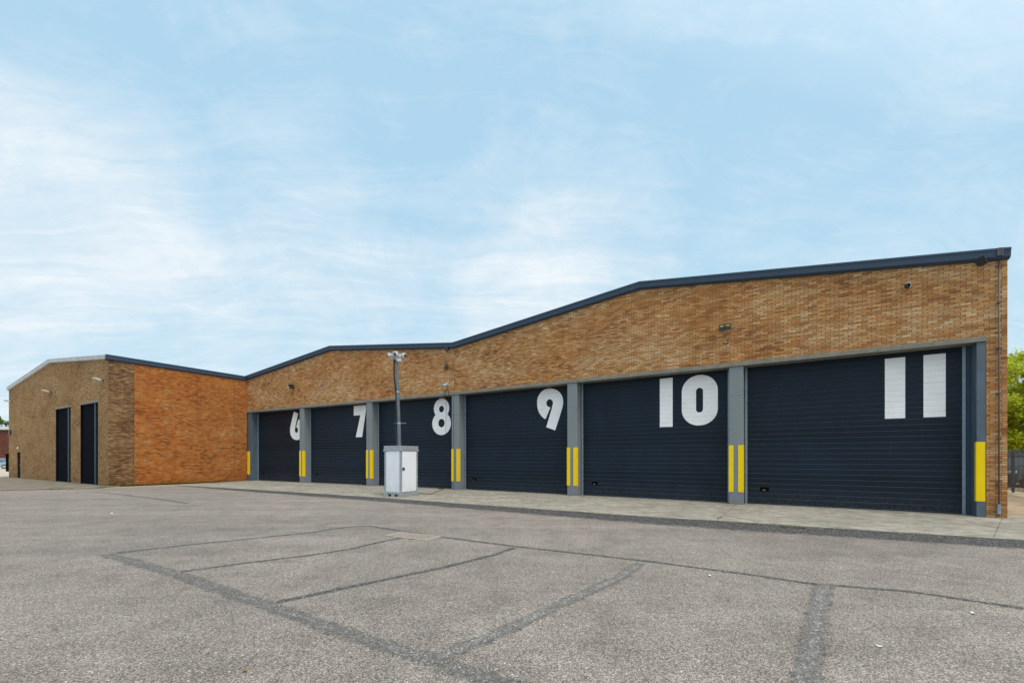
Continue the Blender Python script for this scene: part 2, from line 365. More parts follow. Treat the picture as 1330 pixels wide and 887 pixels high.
# ------------------------------------------------------------------ main geometry lines
A = G(320.8, HY+29.8); K = G(590, HY+41.75); RR = G(1308.5, HY+78.9)
B = G(174.3, HY+35.7); D = G(11.5, HY+25.7)
WL = Wall(A, K); WR = Wall(K, RR)
WS = Wall(B, A)                       # annexe side wall (seen side: m < 0 is towards the yard)
dirBA = WS.d
r_ = Vector(((140.5-CX)/F, 1.0)); det = dirBA.x*(-r_.y)+r_.x*dirBA.y
uC = (-B.x*(-r_.y)-r_.x*B.y)/det; C = Vector((B.x+dirBA.x*uC, B.y+dirBA.y*uC, 0))
WS = Wall(C, A); WE = Wall(D, C)
LZ = CH/.3393                  # underside of lintel
def zpoly(W, pts, m=0.0): return [W.at(x, y, m) for x, y in pts]

# ------------------------------------------------------------------ the warehouse
wh = empty('brick_warehouse', (K.x, K.y, 0)); tag(wh, 'long buff brick warehouse with twin shallow gables and six numbered navy doors', 'warehouse')
ft = -.16   # fascia stands proud
TL = zpoly(WL, [(322.5, 487.6), (427.5, 449.0), (586.5, 444.8)], ft); TL[0] = (0.0, TL[0][1]); 
TR = zpoly(WR, [(586.5, 444.8), (830, 365.4), (1313.6, 320.6)], ft)
FH = .27
tlL, rL, jL = TL; jR, rR_, eR = TR
zj = (jL[1]+jR[1])/2
topL = [(0.0, tlL[1]), (rL[0], rL[1]), (WL.L, zj)]
topR = [(0.0, zj), (rR_[0], rR_[1]), (WR.at(1313.8, m=-.16)[0], eR[1])]
topRw = [(0.0, zj), (rR_[0], rR_[1]), (WR.L, eR[1]+.003)]
lint = .14; zb = LZ+lint
uP = WR.at(1281.0)[0]                # inner edge of the end brick pier
dn = -.06
wb = MB(); wb.prism([(0, zb), (WL.L-.008, zb), (WL.L-.008, topL[2][1]+dn), (topL[1][0], topL[1][1]+dn), (0, topL[0][1]+dn)], 0, .33, WL.M); wb.build('wall', M_brick, wh)
wb = MB(); wb.prism([(.008, zb), (uP, zb), (uP, 0), (WR.L, 0), (WR.L, topRw[2][1]+dn), (topRw[1][0], topRw[1][1]+dn), (.008, topRw[0][1]+dn)], 0, .33, WR.M); wb.build('wall', M_brick, wh)
DEP = 38.0
eb = MB(); eb.box(WR.L-.33, WR.L, .334, DEP, 0, topRw[2][1]+dn, WR.M); eb.build('wall', M_brick, wh)
wb = MB(); wb.box(WL.L-.010, WL.L+.006, .008, .30, zb, zj+dn-.05, WL.M); wb.build('movement_joint', M_seal, wh)
# dark ceiling behind the lintels and the back of the openings
wb = MB(); wb.box(0, WL.L, .72, .9, 0, LZ+.6, WL.M); wb.box(0, WR.L-.4, .72, .9, 0, LZ+.6, WR.M); wb.build('inner_wall', M_dgrey, wh)
# lintels
for W, u0, u1 in ((WL, 0.0, WL.L-.004), (WR, .004, uP-.003)):
    l = MB(); l.box(u0, u1, -.035, .60, LZ, LZ+lint-.003, W.M); l.build('lintel', M_lintel, wh, bevel=.008)
# fascia with top lip
def fascia(W, pts, u_end, parent, mat, h=FH, depth=-.16, bot=.05):
    for (a, b) in zip(pts[:-1], pts[1:]):
        f_ = MB()
        for u0, z0, u1, z1 in ((a[0], a[1], b[0], b[1]),):
            v = []
            prof = [(depth, 0), (depth, -.055), (depth+.018, -.06), (depth+.03, -h+.05), (depth+.10, -h), (.12, -h), (.12, 0)]
            n = len(prof)
            for (u, z) in ((u0, z0), (u1, z1)): v += [(u, p[0], z+p[1]) for p in prof]
            fs = [tuple(range(n)), tuple(reversed(range(n, 2*n)))]+[(i, (i+1) % n, (i+1) % n+n, i+n) for i in range(n)]
            f_.hull(v, fs, W.M)
        f_.build('roof_fascia', mat, parent)
fascia(WL, topL, 0, wh, M_fascia); fascia(WR, topR, 0, wh, M_fascia)
# fascia joint straps near the corner
fj = MB(); u1_, u2_ = WR.at(1297.5, m=ft)[0], WR.at(1302, m=ft)[0]
for u, w_ in ((u1_, .035), (u2_, .022)):
    z = topR[1][1]+(topR[2][1]-topR[1][1])*(u-topR[1][0])/(topR[2][0]-topR[1][0]); fj.box(u-w_, u+w_, ft-.008, ft+.02, z-FH+.07, z+.004, WR.M)
fj.build('fascia_clip', M_pipe, wh)
# roof sheets behind the gable line
def roof(W, pts, parent, y0=.12, y1=DEP, thick=.08):
    for a, b in zip(pts[:-1], pts[1:]):
        r = MB(); r.hull([(a[0], y0, a[1]-.02), (b[0], y0, b[1]-.02), (b[0], y1, b[1]-.02), (a[0], y1, a[1]-.02), (a[0], y0, a[1]-.02-thick), (b[0], y0, b[1]-.02-thick), (b[0], y1, b[1]-.02-thick), (a[0], y1, a[1]-.02-thick)],
            [(0,1,2,3),(7,6,5,4),(0,4,5,1),(1,5,6,2),(2,6,7,3),(3,7,4,0)], W.M); r.build('roof', M_roof, parent)
roof(WL, topL, wh); roof(WR, topRw, wh)

REC = .46
def pillar(W, u0, u1, g0, g1, yz, mat=None):
    p = MB(); p.box(u0, u1, 0.004, REC-.02, 0, LZ-.002, W.M); po = p.build('pillar', mat or M_pillar, wh, bevel=.012)
    for (a, b, side) in ((g0[0], g0[1], -1), (g1[0], g1[1], 1)) if g1 else ((g0[0], g0[1], -1),):
        if a is None: continue
        g = MB(); z0, z1 = yz; t_ = .012
        # angle guard: front leg, side leg wrapped round the corner
        g.box(a, b, 0.004-t_, 0.003, z0, z1, W.M)
        if side > 0: g.box(u1+.001, u1+t_, -.008, .10, z0, z1, W.M)
        else: g.box(u0-t_, u0-.001, -.008, .10, z0, z1, W.M)
        g.build('corner_guard', M_yellow, po, merge=False)
    return po
YZ = (.42, 2.02)
pR = [(-.17, .295), (6.158, 6.60), (12.28, 12.715)]
pL = [(5.742, 6.167), (11.674, 12.117)]
pillar(WL, .06, .53, (.09, .36), None, YZ, M_pillar_end)
for a, b in pL: pillar(WL, a, b, (a-.008, a+.135), (b-.16, b+.008), YZ)
for a, b in pR: pillar(WR, a, b, (a-.008, a+.135), (b-.16, b+.008), YZ)
pillar(WR, 18.285, uP-.004, (18.28, 18.45), None, YZ, M_pillar_end)
q = MB(); q.box(18.195, 18.283, .40, .47, 0, LZ-.01, WR.M); q.build('door_jamb', M_fascia, wh)
# drip line down the joint pillar
dj = MB(); dj.box(-.045, -.03, -.006, .02, 0.02, LZ-.02, WR.M); dj.build('movement_joint', M_seal, wh)

# ---- digits in door-plane metres ------------------------------------------------
def ellipse(cx, cy, rx, ry, n=40, p=2.0):
    out = []
    for k in range(n):
        a = 2*math.pi*k/n; c, s = math.cos(a), math.sin(a)
        out.append((cx+rx*math.copysign(abs(c)**(2/p), c), cy+ry*math.copysign(abs(s)**(2/p), s)))
    return out
def stadium(x0, x1, z0, z1, rx=None, n=14):
    r = (x1-x0)/2 if rx is None else rx; out = []; rz = r*1.0
    for (cx, cz, a0) in ((x1-r, z1-rz, 0), (x0+r, z1-rz, 90), (x0+r, z0+rz, 180), (x1-r, z0+rz, 270)):
        for k in range(n+1):
            a = R(a0+90*k/n); out.append((cx+r*math.cos(a), cz+rz*math.sin(a)))
    return out
def smooth_poly(pts, closed=True, sub=6):
    """Catmull-Rom; a point given with a third value True stays a sharp corner"""
    n = len(pts); out = []
    for i in range(n):
        p0, p1, p2, p3 = pts[(i-1) % n], pts[i], pts[(i+1) % n], pts[(i+2) % n]
        s1, s2 = len(p1) > 2, len(p2) > 2
        if s1 and s2: out.append(p1[:2]); continue
        q0 = p1 if s1 else p0; q3 = p2 if s2 else p3
        for k in range(sub):
            t = k/sub
            out.append(tuple(.5*((2*p1[j])+(-q0[j]+p2[j])*t+(2*q0[j]-5*p1[j]+4*p2[j]-q3[j])*t*t+(-q0[j]+3*p1[j]-3*p2[j]+q3[j])*t**3) for j in (0, 1)))
    return out
def door_profile(pitch=.168, z_top=LZ+.3):
    """(z, m) break points of a ribbed sectional door; m measured out (negative) from the panel plane"""
    out = []; z = 0.04; k = 0
    while z < z_top:
        out += [(z, -.013), (z+.022, .0), (z+.026, 0.0), (z+.030, -.013)]
        z += pitch; k += 1
    return out
PROF = door_profile()
def prof_m(z):
    for (z0, m0), (z1, m1) in zip(PROF[:-1], PROF[1:]):
        if z0 <= z <= z1: return m0+(m1-m0)*(z-z0)/max(z1-z0, 1e-6)
    return 0.0
def digit_mesh(W, loops, m0, parent, label, eps=.003):
    cu = bpy.data.curves.new('tmp', 'CURVE'); cu.dimensions = '2D'; cu.fill_mode = 'BOTH'
    for lp in loops:
        sp = cu.splines.new('POLY'); sp.points.add(len(lp)-1); sp.use_cyclic_u = True
        for q, (x, z) in zip(sp.points, lp): q.co = (x, z, 0, 1)
    ob = bpy.data.objects.new('tmp', cu); COL.objects.link(ob)
    dg = bpy.context.evaluated_depsgraph_get(); me = bpy.data.meshes.new_from_object(ob.evaluated_get(dg))
    bpy.data.objects.remove(ob); bpy.data.curves.remove(cu)
    bm = bmesh.new(); bm.from_mesh(me); bpy.data.meshes.remove(me)
    zs = [v.co.y for v in bm.verts]; lo, hi = min(zs), max(zs)
    for (z, _) in PROF:
        if lo < z < hi:
            bmesh.ops.bisect_plane(bm, geom=bm.verts[:]+bm.edges[:]+bm.faces[:], plane_co=(0, z, 0), plane_no=(0, 1, 0))
    org = Vector(parent.location)+Vector(parent.parent.location)
    for v in bm.verts:
        z = v.co.y; v.co = W.M @ Vector((v.co.x, m0+prof_m(z)-eps, z))-org
    me = bpy.data.meshes.new('number'); bm.to_mesh(me); bm.free(); me.materials.append(M_white)
    o = bpy.data.objects.new('number', me); COL.objects.link(o); o.parent = parent; o['label'] = label
    return o
def door(W, u0, u1, numlab, digits=None, vent=True, m0=REC, mat=None, parent=None, ztop=LZ+.25):
    mat = mat or M_door; parent = parent or wh
    d = MB(); pr = [(z, m) for z, m in PROF if z < ztop]
    poly = [(m0+m, z) for z, m in pr]; 
    poly = [(m0, .015)]+poly+[(m0+.05, pr[-1][0]), (m0+.05, .015)]
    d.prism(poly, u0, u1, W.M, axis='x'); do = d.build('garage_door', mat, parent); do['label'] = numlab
    s_ = MB(); s_.box(u0, u1, m0-.02, m0+.04, .001, .0145, W.M); s_.build('bottom_seal', M_rubber, do)
    for a in ((u0-.075, u1+.005) if parent is wh else ()):
        g = MB(); g.box(a, a+.07, m0-.05, m0+.06, .0, ztop-.26 if parent is wh else ztop, W.M); g.build('guide_rail', M_rail, do, bevel=.004)
    if vent:
        v = MB(); uu = u0+.38
        v.box(uu, uu+.26, m0-.030, m0-.012, .45, .59, W.M); vo = v.build('lift_handle', M_black, do, bevel=.01)
        v = MB(); v.box(uu+.07, uu+.16, m0-.040, m0-.029, .475, .51, W.M); v.build('handle_grip', M_grip, vo)
    if digits: digit_mesh(W, digits, m0, do, digits_label)
    return do
def P(W, pts): return [W.at(x, y, REC-.013) for x, y in pts]
def Ps(W, pts, z=None):   # pts given in a zoomed crop: (x, y[, sharp])
    ox, oy, s = z; out = []
    for p in pts:
        q = W.at(ox+p[0]/s, oy+p[1]/s, REC-.013); out.append((q[0], q[1], True) if len(p) > 2 else q)
    return out
Z4 = (580, 400, 3.168)
_o = [(426,331), (450,336), (468,350), (478,370), (479,395), (472,425), (447,503,1), (410,490,1), (434.5,409,1)]
_h = [(424.5+13.5*math.cos(R(a)), 391.5-16.5*math.sin(R(a))) for a in range(-40, 255, 12)]
_o += [(x, y, 1) for x, y in _h]+[(427.5,408.5,1), (407,457,1), (392,446), (378,424), (373,398), (375,370), (388,347), (405,335)]
nine = smooth_poly(Ps(WR, _o, Z4))
# widen/normalise: bounds of the nine
nx0, nx1 = min(p[0] for p in nine), max(p[0] for p in nine); nz0, nz1 = min(p[1] for p in nine), max(p[1] for p in nine)
def rot6(loop, x0, z0, z1):
    k = (z1-z0)/(nz1-nz0); return [(x0+(nx1-p[0])*k, z0+(nz1-p[1])*k) for p in loop]
DZ0, DZ1 = nz0, nz1
# 11 and 10
e11a = P(WR, [(1149.3, 465.5), (1175.7, 543.5)]); e11b = P(WR, [(1199.4, 461.5), (1228.3, 541.3)])
z11t = (WR.at(1149.3, 465.9, REC)[1]+WR.at(1199.4, 461.8, REC)[1])/2; z11b = (WR.at(1160, 543.5, REC)[1]+WR.at(1210, 541.6, REC)[1])/2
def rect(x0, x1, z0, z1): return [(x0, z0), (x1, z0), (x1, z1), (x0, z1)]
el = [rect(e11a[0][0], e11a[1][0], z11b, z11t), rect(e11b[0][0], e11b[1][0], z11b, z11t)]
t10 = P(WR, [(857, 492), (873.7, 554)]); 
one10 = rect(t10[0][0], t10[1][0], t10[1][1], t10[0][1])
o0 = WR.at(885.6, 520, REC)[0]; o1 = WR.at(932.4, 520, REC)[0]; oz1 = WR.at(909, 487, REC)[1]; oz0 = WR.at(907, 552.4, REC)[1]
h0 = WR.at(904.1, 520, REC)[0]; h1 = WR.at(913.2, 520, REC)[0]; hz1 = WR.at(908.5, 503.7, REC)[1]; hz0 = WR.at(908.5, 535.6, REC)[1]
ten = [one10, stadium(o0, o1, oz0, oz1, rx=(o1-o0)*.485), stadium(h0, h1, hz0, hz1)]
# 8
Z2 = (300, 430, 3.856)
ex = Ps(WL, [(1008, 460), (1102, 460), (1054, 337), (1054, 520), (1016, 380), (1093, 380)], Z2)
cx8 = (ex[0][0]+ex[1][0])/2; w8 = (ex[1][0]-ex[0][0])/2; zt, zbm = ex[2][1], ex[3][1]; H8 = zt-zbm
wt = (ex[5][0]-ex[4][0])/2
eight_o = []
top_c = (cx8, zt-H8*.27); bot_c = (cx8, zbm+H8*.315)
pts8 = []
for a in range(-38, 219, 8): pts8.append((top_c[0]+wt*math.cos(R(a)), top_c[1]+H8*.27*math.sin(R(a))))
for a in range(136, 405, 8): pts8.append((bot_c[0]+w8*math.cos(R(a)), bot_c[1]+H8*.315*math.sin(R(a))))
eight = [pts8, ellipse(cx8-.0, zt-H8*.29, w8*.26, H8*.088), ellipse(cx8, zbm+H8*.325, w8*.33, H8*.115)]
# 7
q7 = Ps(WL, [(615, 375), (615, 423), (645, 423), (625, 530), (657, 530)], Z2)
x7 = q7[0][0]; w7 = (q7[4][0]-q7[3][0])
z7t, z7b, z7m = q7[0][1], (q7[3][1]+q7[4][1])/2, q7[1][1]
full7 = x7+1.02
seven = [[(x7, z7t), (full7, z7t), (full7, z7t-.30), (q7[4][0], z7b), (q7[3][0], z7b), (q7[2][0]+.05, z7m), (x7, z7m)]]
# 6
x6 = WL.at(377, 560, REC)[0]; z6t = WL.at(383, 534.2, REC)[1]; z6b = WL.at(384, 571.5, REC)[1]
six = [rot6(nine, x6, z6b, z6t)]
doors = [(WL, .62, 5.66, six, 'number 6 in white, partly hidden by the pillar', 'navy ribbed door with white number 6'),
         (WL, 6.26, 11.59, seven, 'number 7 in white beside the pillar', 'navy ribbed door with white number 7'),
         (WL, 12.21, 17.57, eight, 'number 8 in white', 'navy ribbed door with white number 8, behind the camera mast'),
         (WR, .39, 6.07, [nine], 'number 9 in white with slanted tail', 'navy ribbed door with white number 9'),
         (WR, 6.70, 12.19, ten, 'number 10 in white', 'navy ribbed door with white number 10'),
         (WR, 12.81, 18.11, el, 'number 11 in white, two plain bars', 'navy ribbed door with white number 11')]
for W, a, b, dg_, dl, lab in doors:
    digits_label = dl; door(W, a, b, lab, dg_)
# downpipe / lightning conduit at the right end
uq = WR.at(1297.5, m=-.04)[0]
c = MB(); c.tube([(uq, -.04, .05), (uq, -.04, eR[1]-.25)], .015, 8, WR.M); co = c.build('downpipe', M_pipe, wh, smooth=True)
for z in (.9, 2.1, 3.3, 4.5, 5.7):
    c = MB(); c.box(uq-.035, uq+.035, -.065, -.002, z-.015, z+.015, WR.M); c.build('pipe_bracket', M_pipe, co)
c = MB(); c.box(uq-.035, uq+.035, -.075, -.002, .10, .36, WR.M); c.build('test_box', M_rail, co, bevel=.004)
uq = WR.at(591, m=-.02)[0]
# ------------------------------------------------------------------ the annexe
an = empty('brick_annexe', (C.x, C.y, 0)); tag(an, 'orange and brown brick annexe with two tall dark doorways left of the numbered doors', 'building')
zc = WS.at(141.5, 460.6, -.1)[1]; za = min(WS.at(319, 488.6, -.1)[1], tlL[1]+.0)
te = zpoly(WE, [(10.0, 502.4), (62.3, 466.2), (141.0, 461.4)], -.12)
topE = [(-.15, te[0][1]), (te[1][0], te[1][1]), (WE.L+.0, zc)]
uS = WS.at(174.3)[0]
b_ = MB(); b_.prism([(0.0, 0), (uS-.012, 0), (uS-.012, zc+(za-zc)*(uS/WS.L)-.06), (0, zc-.06)], 0, .33, WS.M); b_.build('corner_pier', M_brick_dark, an)
uJ = WS.at(304.4)[0]
b_ = MB(); b_.prism([(uS+.006, 0), (uJ-.008, 0), (uJ-.008, zc+(za-zc)*(uJ/WS.L)-.06), (uS+.006, zc+(za-zc)*(uS/WS.L)-.06)], 0, .33, WS.M); b_.build('wall', M_brick_orange, an)
b_ = MB(); b_.prism([(uJ+.008, 0), (WS.L-.002, 0), (WS.L-.002, za-.06), (uJ+.008, zc+(za-zc)*(uJ/WS.L)-.06)], 0, .33, WS.M); b_.build('wall', M_brick_orange, an)
b_ = MB(); b_.box(uS-.012, uS+.006, .02, .3, 0, zc-.5, WS.M); b_.build('movement_joint', M_seal, an)
b_ = MB(); b_.box(uJ-.008, uJ+.008, .02, .3, 0, za-.2, WS.M); b_.build('movement_joint', M_seal, an)
def fascia_s(pts):
    fascia(WS, pts, 0, an, M_fascia, h=.3, depth=-.12)
fascia_s([(-.12, zc+.01), (WS.L-.17, za)])
# end wall with openings
o1 = (WE.at(72.3)[0], WE.at(91.8)[0]); o2 = (WE.at(104.3)[0], WE.at(127.3)[0]); o3 = (WE.at(21.8)[0], WE.at(26.4)[0])
z1 = (WE.at(72.3, 531)[1]+WE.at(92, 528.5)[1])/2; z2 = (WE.at(104.3, 526)[1]+WE.at(127.3, 522.8)[1])/2; z3 = WE.at(24, 587)[1]
z12 = (z1+z2)/2
def etop(u):
    for (a, b) in zip(topE[:-1], topE[1:]):
        if a[0] <= u <= b[0]: return a[1]+(b[1]-a[1])*(u-a[0])/(b[0]-a[0])-.06
    return topE[-1][1]-.06
e = MB(); E1 = WE.L-.002
e.prism([(0, 0), (o3[0], 0), (o3[0], z3), (o3[1], z3), (o3[1], 0), (o1[0], 0), (o1[0], z12), (o1[1], z12), (o1[1], 0), (o2[0], 0), (o2[0], z12), (o2[1], z12), (o2[1], 0), (E1, 0), (E1, etop(E1)), (topE[1][0], topE[1][1]-.06), (0, etop(0))], 0, .33, WE.M)
e.build('wall', M_brick_brown, an)
b_ = MB(); b_.box(0, .33, .334, DEP*.6, 0, topE[0][1]-.08, WE.M); b_.build('wall', M_brick_brown, an)
fascia(WE, topE, 0, an, M_fascia_end, h=.26, depth=-.12)
roof(WE, topE, an, y1=24)
for (a, b) in (o1, o2):
    l = MB(); l.box(a-.12, b+.12, -.012, .3, z12+.002, z12+.13, WE.M); l.build('lintel', M_lintel, an)
    fa = MB(); fa.box(a+.001, a+.03, .012, .3, 0, z12, WE.M); fa.build('door_jamb', M_door2, an)
    fa = MB(); fa.box(b-.03, b-.001, .012, .3, 0, z12, WE.M); fa.build('door_jamb', M_door2, an)
    digits_label = ''
    do = door(WE, a+.08, b-.08, 'dark ribbed door of the annexe', None, vent=False, m0=.10, mat=M_door2, parent=an, ztop=z12+.03)
    g = MB(); g.box(b-.62, b-.50, .02, .07, 0, z12-.03, WE.M); g.build('door_post', M_fascia, an)
l = MB(); l.box(o3[0], o3[1], .05, .11, .02, z3-.02, WE.M); sd = l.build('side_door', M_door2, an)
l = MB(); l.box(o3[1]-.20, o3[1]-.08, .0, .049, .95, 1.0, WE.M); l.build('handle', M_galv, sd)
l = MB(); l.box(o3[0], o3[1], .0, .33, 0, .018, WE.M); l.build('doorstep', M_stone, an)

# ------------------------------------------------------------------ wall lights and cameras
def put(o, W, x, y, m=0.0, rz=0.0):
    u, z = W.at(x, y, m); p = W.w(u, m, z); o.location = p; o.rotation_euler = (0, 0, W.ang+rz); return o
def flood(name, label, cat, group, twin=False, white=False, s=1.0, tilt=-25):
    r = empty(name, (0, 0, 0)); tag(r, label, cat, group)
    hm = M_lampwhite if white else M_dgrey; T = Matrix.Translation((0, -.20*s, 0)) @ Matrix.Rotation(R(tilt), 4, 'X')
    b = LMB(); b.box(-.07*s, .07*s, -.03*s, 0, -.08*s, .08*s); b.tube([(0, -.03*s, 0), (0, -.16*s, 0)], .02*s, 8); b.build('bracket', hm, r, bevel=.004)
    xs = (-.18*s, .18*s) if twin else (0,)
    for x in xs:
        h = LMB(); w = .165*s if twin else .2*s
        h.hull([(x-w, -.08*s, -.2*s), (x+w, -.08*s, -.2*s), (x+w*.8, .06*s, -.15*s), (x-w*.8, .06*s, -.15*s), (x-w, -.08*s, .2*s), (x+w, -.08*s, .2*s), (x+w*.8, .06*s, .15*s), (x-w*.8, .06*s, .15*s)],
               [(0,1,5,4),(1,2,6,5),(2,3,7,6),(3,0,4,7),(4,5,6,7),(3,2,1,0)], T); ho = h.build('lamp_head', hm, r, bevel=.006)
        l = LMB(); l.box(x-w*.6, x+w*.6, -.088*s, -.081*s, .03*s if twin else -.1*s, .13*s if twin else .1*s, T); l.build('lens', M_lens if twin else M_glassdark, ho)
    return r
GF = 'floodlights on the brick walls'
f1 = flood('floodlight', 'black twin floodlight with yellow lenses on the brick above the number 10 door', 'floodlight', GF, twin=True, s=.54, tilt=8)
put(f1, WR, 942, 426)
f2 = copy_tree(f1); f2['label'] = 'dark twin floodlight on brick just left of the central pipe joint, above number 8'; put(f2, WL, 582, 476, rz=R(-35))
f3 = flood('floodlight', 'dark single floodlight tilted on the brick above the number 6 door', 'floodlight', GF, s=.8, tilt=35); put(f3, WL, 381, 502, rz=R(20))
f4 = flood('floodlight', 'small black spotlight tucked under the roof edge at the right corner', 'floodlight', GF, s=.6, tilt=30); put(f4, WR, 1280, 339, rz=R(-50))
f5 = flood('floodlight', 'small black fitting right under the roof valley beside the pipe joint', 'floodlight', GF, s=.6, tilt=30); put(f5, WL, 583, 453.5, rz=R(-40))
def lamp_arm(label):
    r = empty('wall_lamp', (0, 0, 0)); tag(r, label, 'wall lamp', 'white lamps on the annexe end wall')
    b = LMB(); b.box(-.08, .08, -.04, 0, -.1, .1); b.tube([(0, -.04, 0), (0, -.28, .03)], .03, 8); b.build('bracket', M_dgrey, r)
    T = Matrix.Translation((0, -.5, .06)) @ Matrix.Rotation(R(-14), 4, 'X')
    h = LMB(); h.prism([(-.34, -.02), (-.30, .06), (-.05, .11), (.26, .09), (.30, 0), (.26, -.05), (-.28, -.05)], -.16, .16, T, axis='x'); ho = h.build('lamp_head', M_lampwhite, r, bevel=.01)
    l = LMB(); l.box(-.13, .13, -.28, .2, -.062, -.051, T); l.build('lens', M_clear, ho); return r
l1 = lamp_arm('white lamp on brown brick above the nearer of the two tall dark doorways'); put(l1, WE, 134.5, 494.5); l1.scale = (.55, .55, .7)
l2 = copy_tree(l1); l2['label'] = 'white lamp on brown brick left above the farther tall doorway'; put(l2, WE, 67, 509.5)
l3 = copy_tree(l1); l3['label'] = 'white lamp at the far left edge of the annexe gable'; put(l3, WE, 15.8, 522)
bh = empty('bulkhead_light', (0, 0, 0)); tag(bh, 'small round white bulkhead light above the narrow side door', 'wall lamp')
b = LMB(); b.tube([(0, 0, 0), (0, -.05, 0)], .17, 16); b.build('base', M_lampwhite, bh); b = LMB(); b.ball((0, -.05, 0), .14, sc_=(1, .5, 1)); b.build('diffuser', M_lampwhite, bh, smooth=True)
put(bh, WE, 23.3, 582); bh.scale = (.6, .6, .6)
ab = empty('alarm_box', (0, 0, 0)); tag(ab, 'small dark alarm box on the far left corner of the annexe wall', 'alarm box')
b = LMB(); b.box(-.2, .2, -.1, 0, -.18, .18); b.build('casing', M_dgrey, ab, bevel=.02); b = LMB(); b.box(-.1, .1, -.112, -.1, -.06, .08); b.build('cover_plate', M_brownleaf, ab)
put(ab, WE, 14, 561.5)
def sec_cam(name, label, body, group=None):
    r = empty(name, (0, 0, 0)); tag(r, label, 'camera', group)
    T = Matrix.Translation((0, -.16, -.05)) @ Matrix.Rotation(R(20), 4, 'X')
    b = LMB(); b.box(-.05, .05, -.02, 0, -.06, .06); b.tube([(0, -.02, .02), (0, -.12, .03)], .018, 8); b.build('bracket', M_lampwhite, r)
    h = LMB(); h.tube([(0, .08, 0), (0, -.16, 0)], .05, 12, T); ho = h.build('camera_body', body, r, smooth=False); l = LMB(); l.tube([(0, -.16, 0), (0, -.17, 0)], .038, 12, T); l.build('lens', M_glassdark, ho); return r
c1 = sec_cam('security_camera', 'small bullet camera with white bracket high on the brick above number 11', M_black); put(c1, WR, 1180, 370.5, rz=R(-15))
c1.scale = (1.2, 1.2, 1.2)
c2 = sec_cam('security_camera', 'small pale blue bodied camera on brick above number 8, cable loop below', simple('pale_blue_casing', (.35, .5, .62), .4)); put(c2, WL, 581.5, 499, rz=R(-15))
cb = MB(); u0, z0 = WL.at(581, 503, -.03)
pts = [(u0, -.03, z0)]+[(u0-.02+.13*math.sin(k/12*2*math.pi), -.03-.002*k, z0-.30+.17*math.cos(k/12*2*math.pi)) for k in range(0, 13)]
cb.tube(pts, .013, 6, WL.M); u9, z9 = WL.at(580, 513, -.05)
cb.tube([(u0-.05, -.05, z0-.46), (u0-.06, -.06, LZ+.02), (u0-.05, -.05, LZ-.3), (u0-.12, .0, 2.8), (u0+.0, .05, 2.0), (u0-.02, .05, 1.2), (u0-.1, 0, .5), (u0-.16, -.1, .03)], .007, 6, WL.M)
tag(cb.build('power_cable', M_rubber, None, smooth=True), 'thin black cable hanging from the camera down past the number 8', 'cable')
sw = MB(); u0, z0 = WR.at(942, 443.5, -.03); sw.tube([(u0-.08, -.02, z0-.03), (u0-.02, -.03, z0-.09), (u0+.08, -.03, z0-.07), (u0+.09, -.02, z0+.08)], .012, 6, WR.M)
tag(sw.build('cable_stub', M_rubber, None), 'short black cable stub on brick below the twin floodlight above 10', 'cable')
vt = MB(); u0, z0 = WL.at(418.5, 498, -.02); vt.box(u0-.14, u0+.14, -.03, -.001, z0-.1, z0+.1, WL.M)
tag(vt.build('wall_vent', simple('mauve_vent', (.25, .17, .17), .8), None, bevel=.01), 'faded mauve wall vent on brick above the number 7 door', 'vent')

# ------------------------------------------------------------------ surveillance tower
Fc = G(520.6, 645.3); TW = empty('surveillance_tower', (Fc.x, Fc.y, 0)); tag(TW, 'white panelled steel cabinet with tall camera mast standing in front of number 8', 'camera tower')
aA = R(150); aB = R(60); LA, LB, HT = .93, 1.0, 2.08
# local frame: x along left face away from the front corner, y along right face
MT = Matrix(((math.cos(aA), math.cos(aB), 0, Fc.x), (math.sin(aA), math.sin(aB), 0, Fc.y), (0, 0, 1, 0), (0, 0, 0, 1)))
fr = MB(); pw = .075
for x in (0, LA-pw):
    for y in (0, LB-pw): fr.box(x, x+pw, y, y+pw, .13, HT-.0, MT)
fr.box(-.015, LA+.015, -.015, .03, HT-.20, HT, MT); fr.box(-.015, LA+.015, LB-.03, LB+.015, HT-.20, HT, MT)
fr.box(-.016, .03, .031, LB-.031, HT-.20, HT-.002, MT); fr.box(LA-.03, LA+.016, .031, LB-.031, HT-.20, HT-.002, MT)
for (x, y) in ((-.03, -.03), (LA-.06, -.03), (-.03, LB-.06), (LA-.06, LB-.06)): fr.box(x, x+.09, y, y+.09, HT-.23, HT-.15, MT)
fr.build('frame', M_galv, TW, bevel=.006)
ba = MB()
# base skid with fork pockets
ba.box(-.03, LA+.03, -.03, LB+.03, .10, .17, MT)
for x0, x1 in ((-.03, .16), (.34, .52), (.70, LA+.03)): ba.box(x0, x1, -.028, LB+.028, .0, .099, MT)
ba.build('base_skid', M_galv, TW, bevel=.005)
bs = MB(); bs.box(-.032, -.029, .02, LB-.14, .012, .098, MT); bs.build('skid_plate', M_galv, TW)
tp = MB(); tp.box(.03, LA-.03, .03, LB-.03, HT-.10, HT-.08, MT); tp.build('cabinet_roof', M_galv, TW)
for nm, bx in (('side_panel', (.085, LA-.085, .012, .03)), ('side_panel', (.085, LA-.085, LB-.03, LB-.012)), ('side_panel', (LA-.03, LA-.012, .085, LB-.085))):
    q = MB(); q.box(*bx, .18, HT-.21, MT); q.build(nm, M_panel, TW, bevel=.004)
q = MB(); q.box(.008, .03, .085, LB-.08, .19, HT-.215, MT); dr = q.build('cabinet_door', M_panel, TW, bevel=.004)
q = MB(); q.box(-.02, .007, .09, .21, 1.08, 1.19, MT); q.build('latch', M_dgrey, dr, bevel=.008)
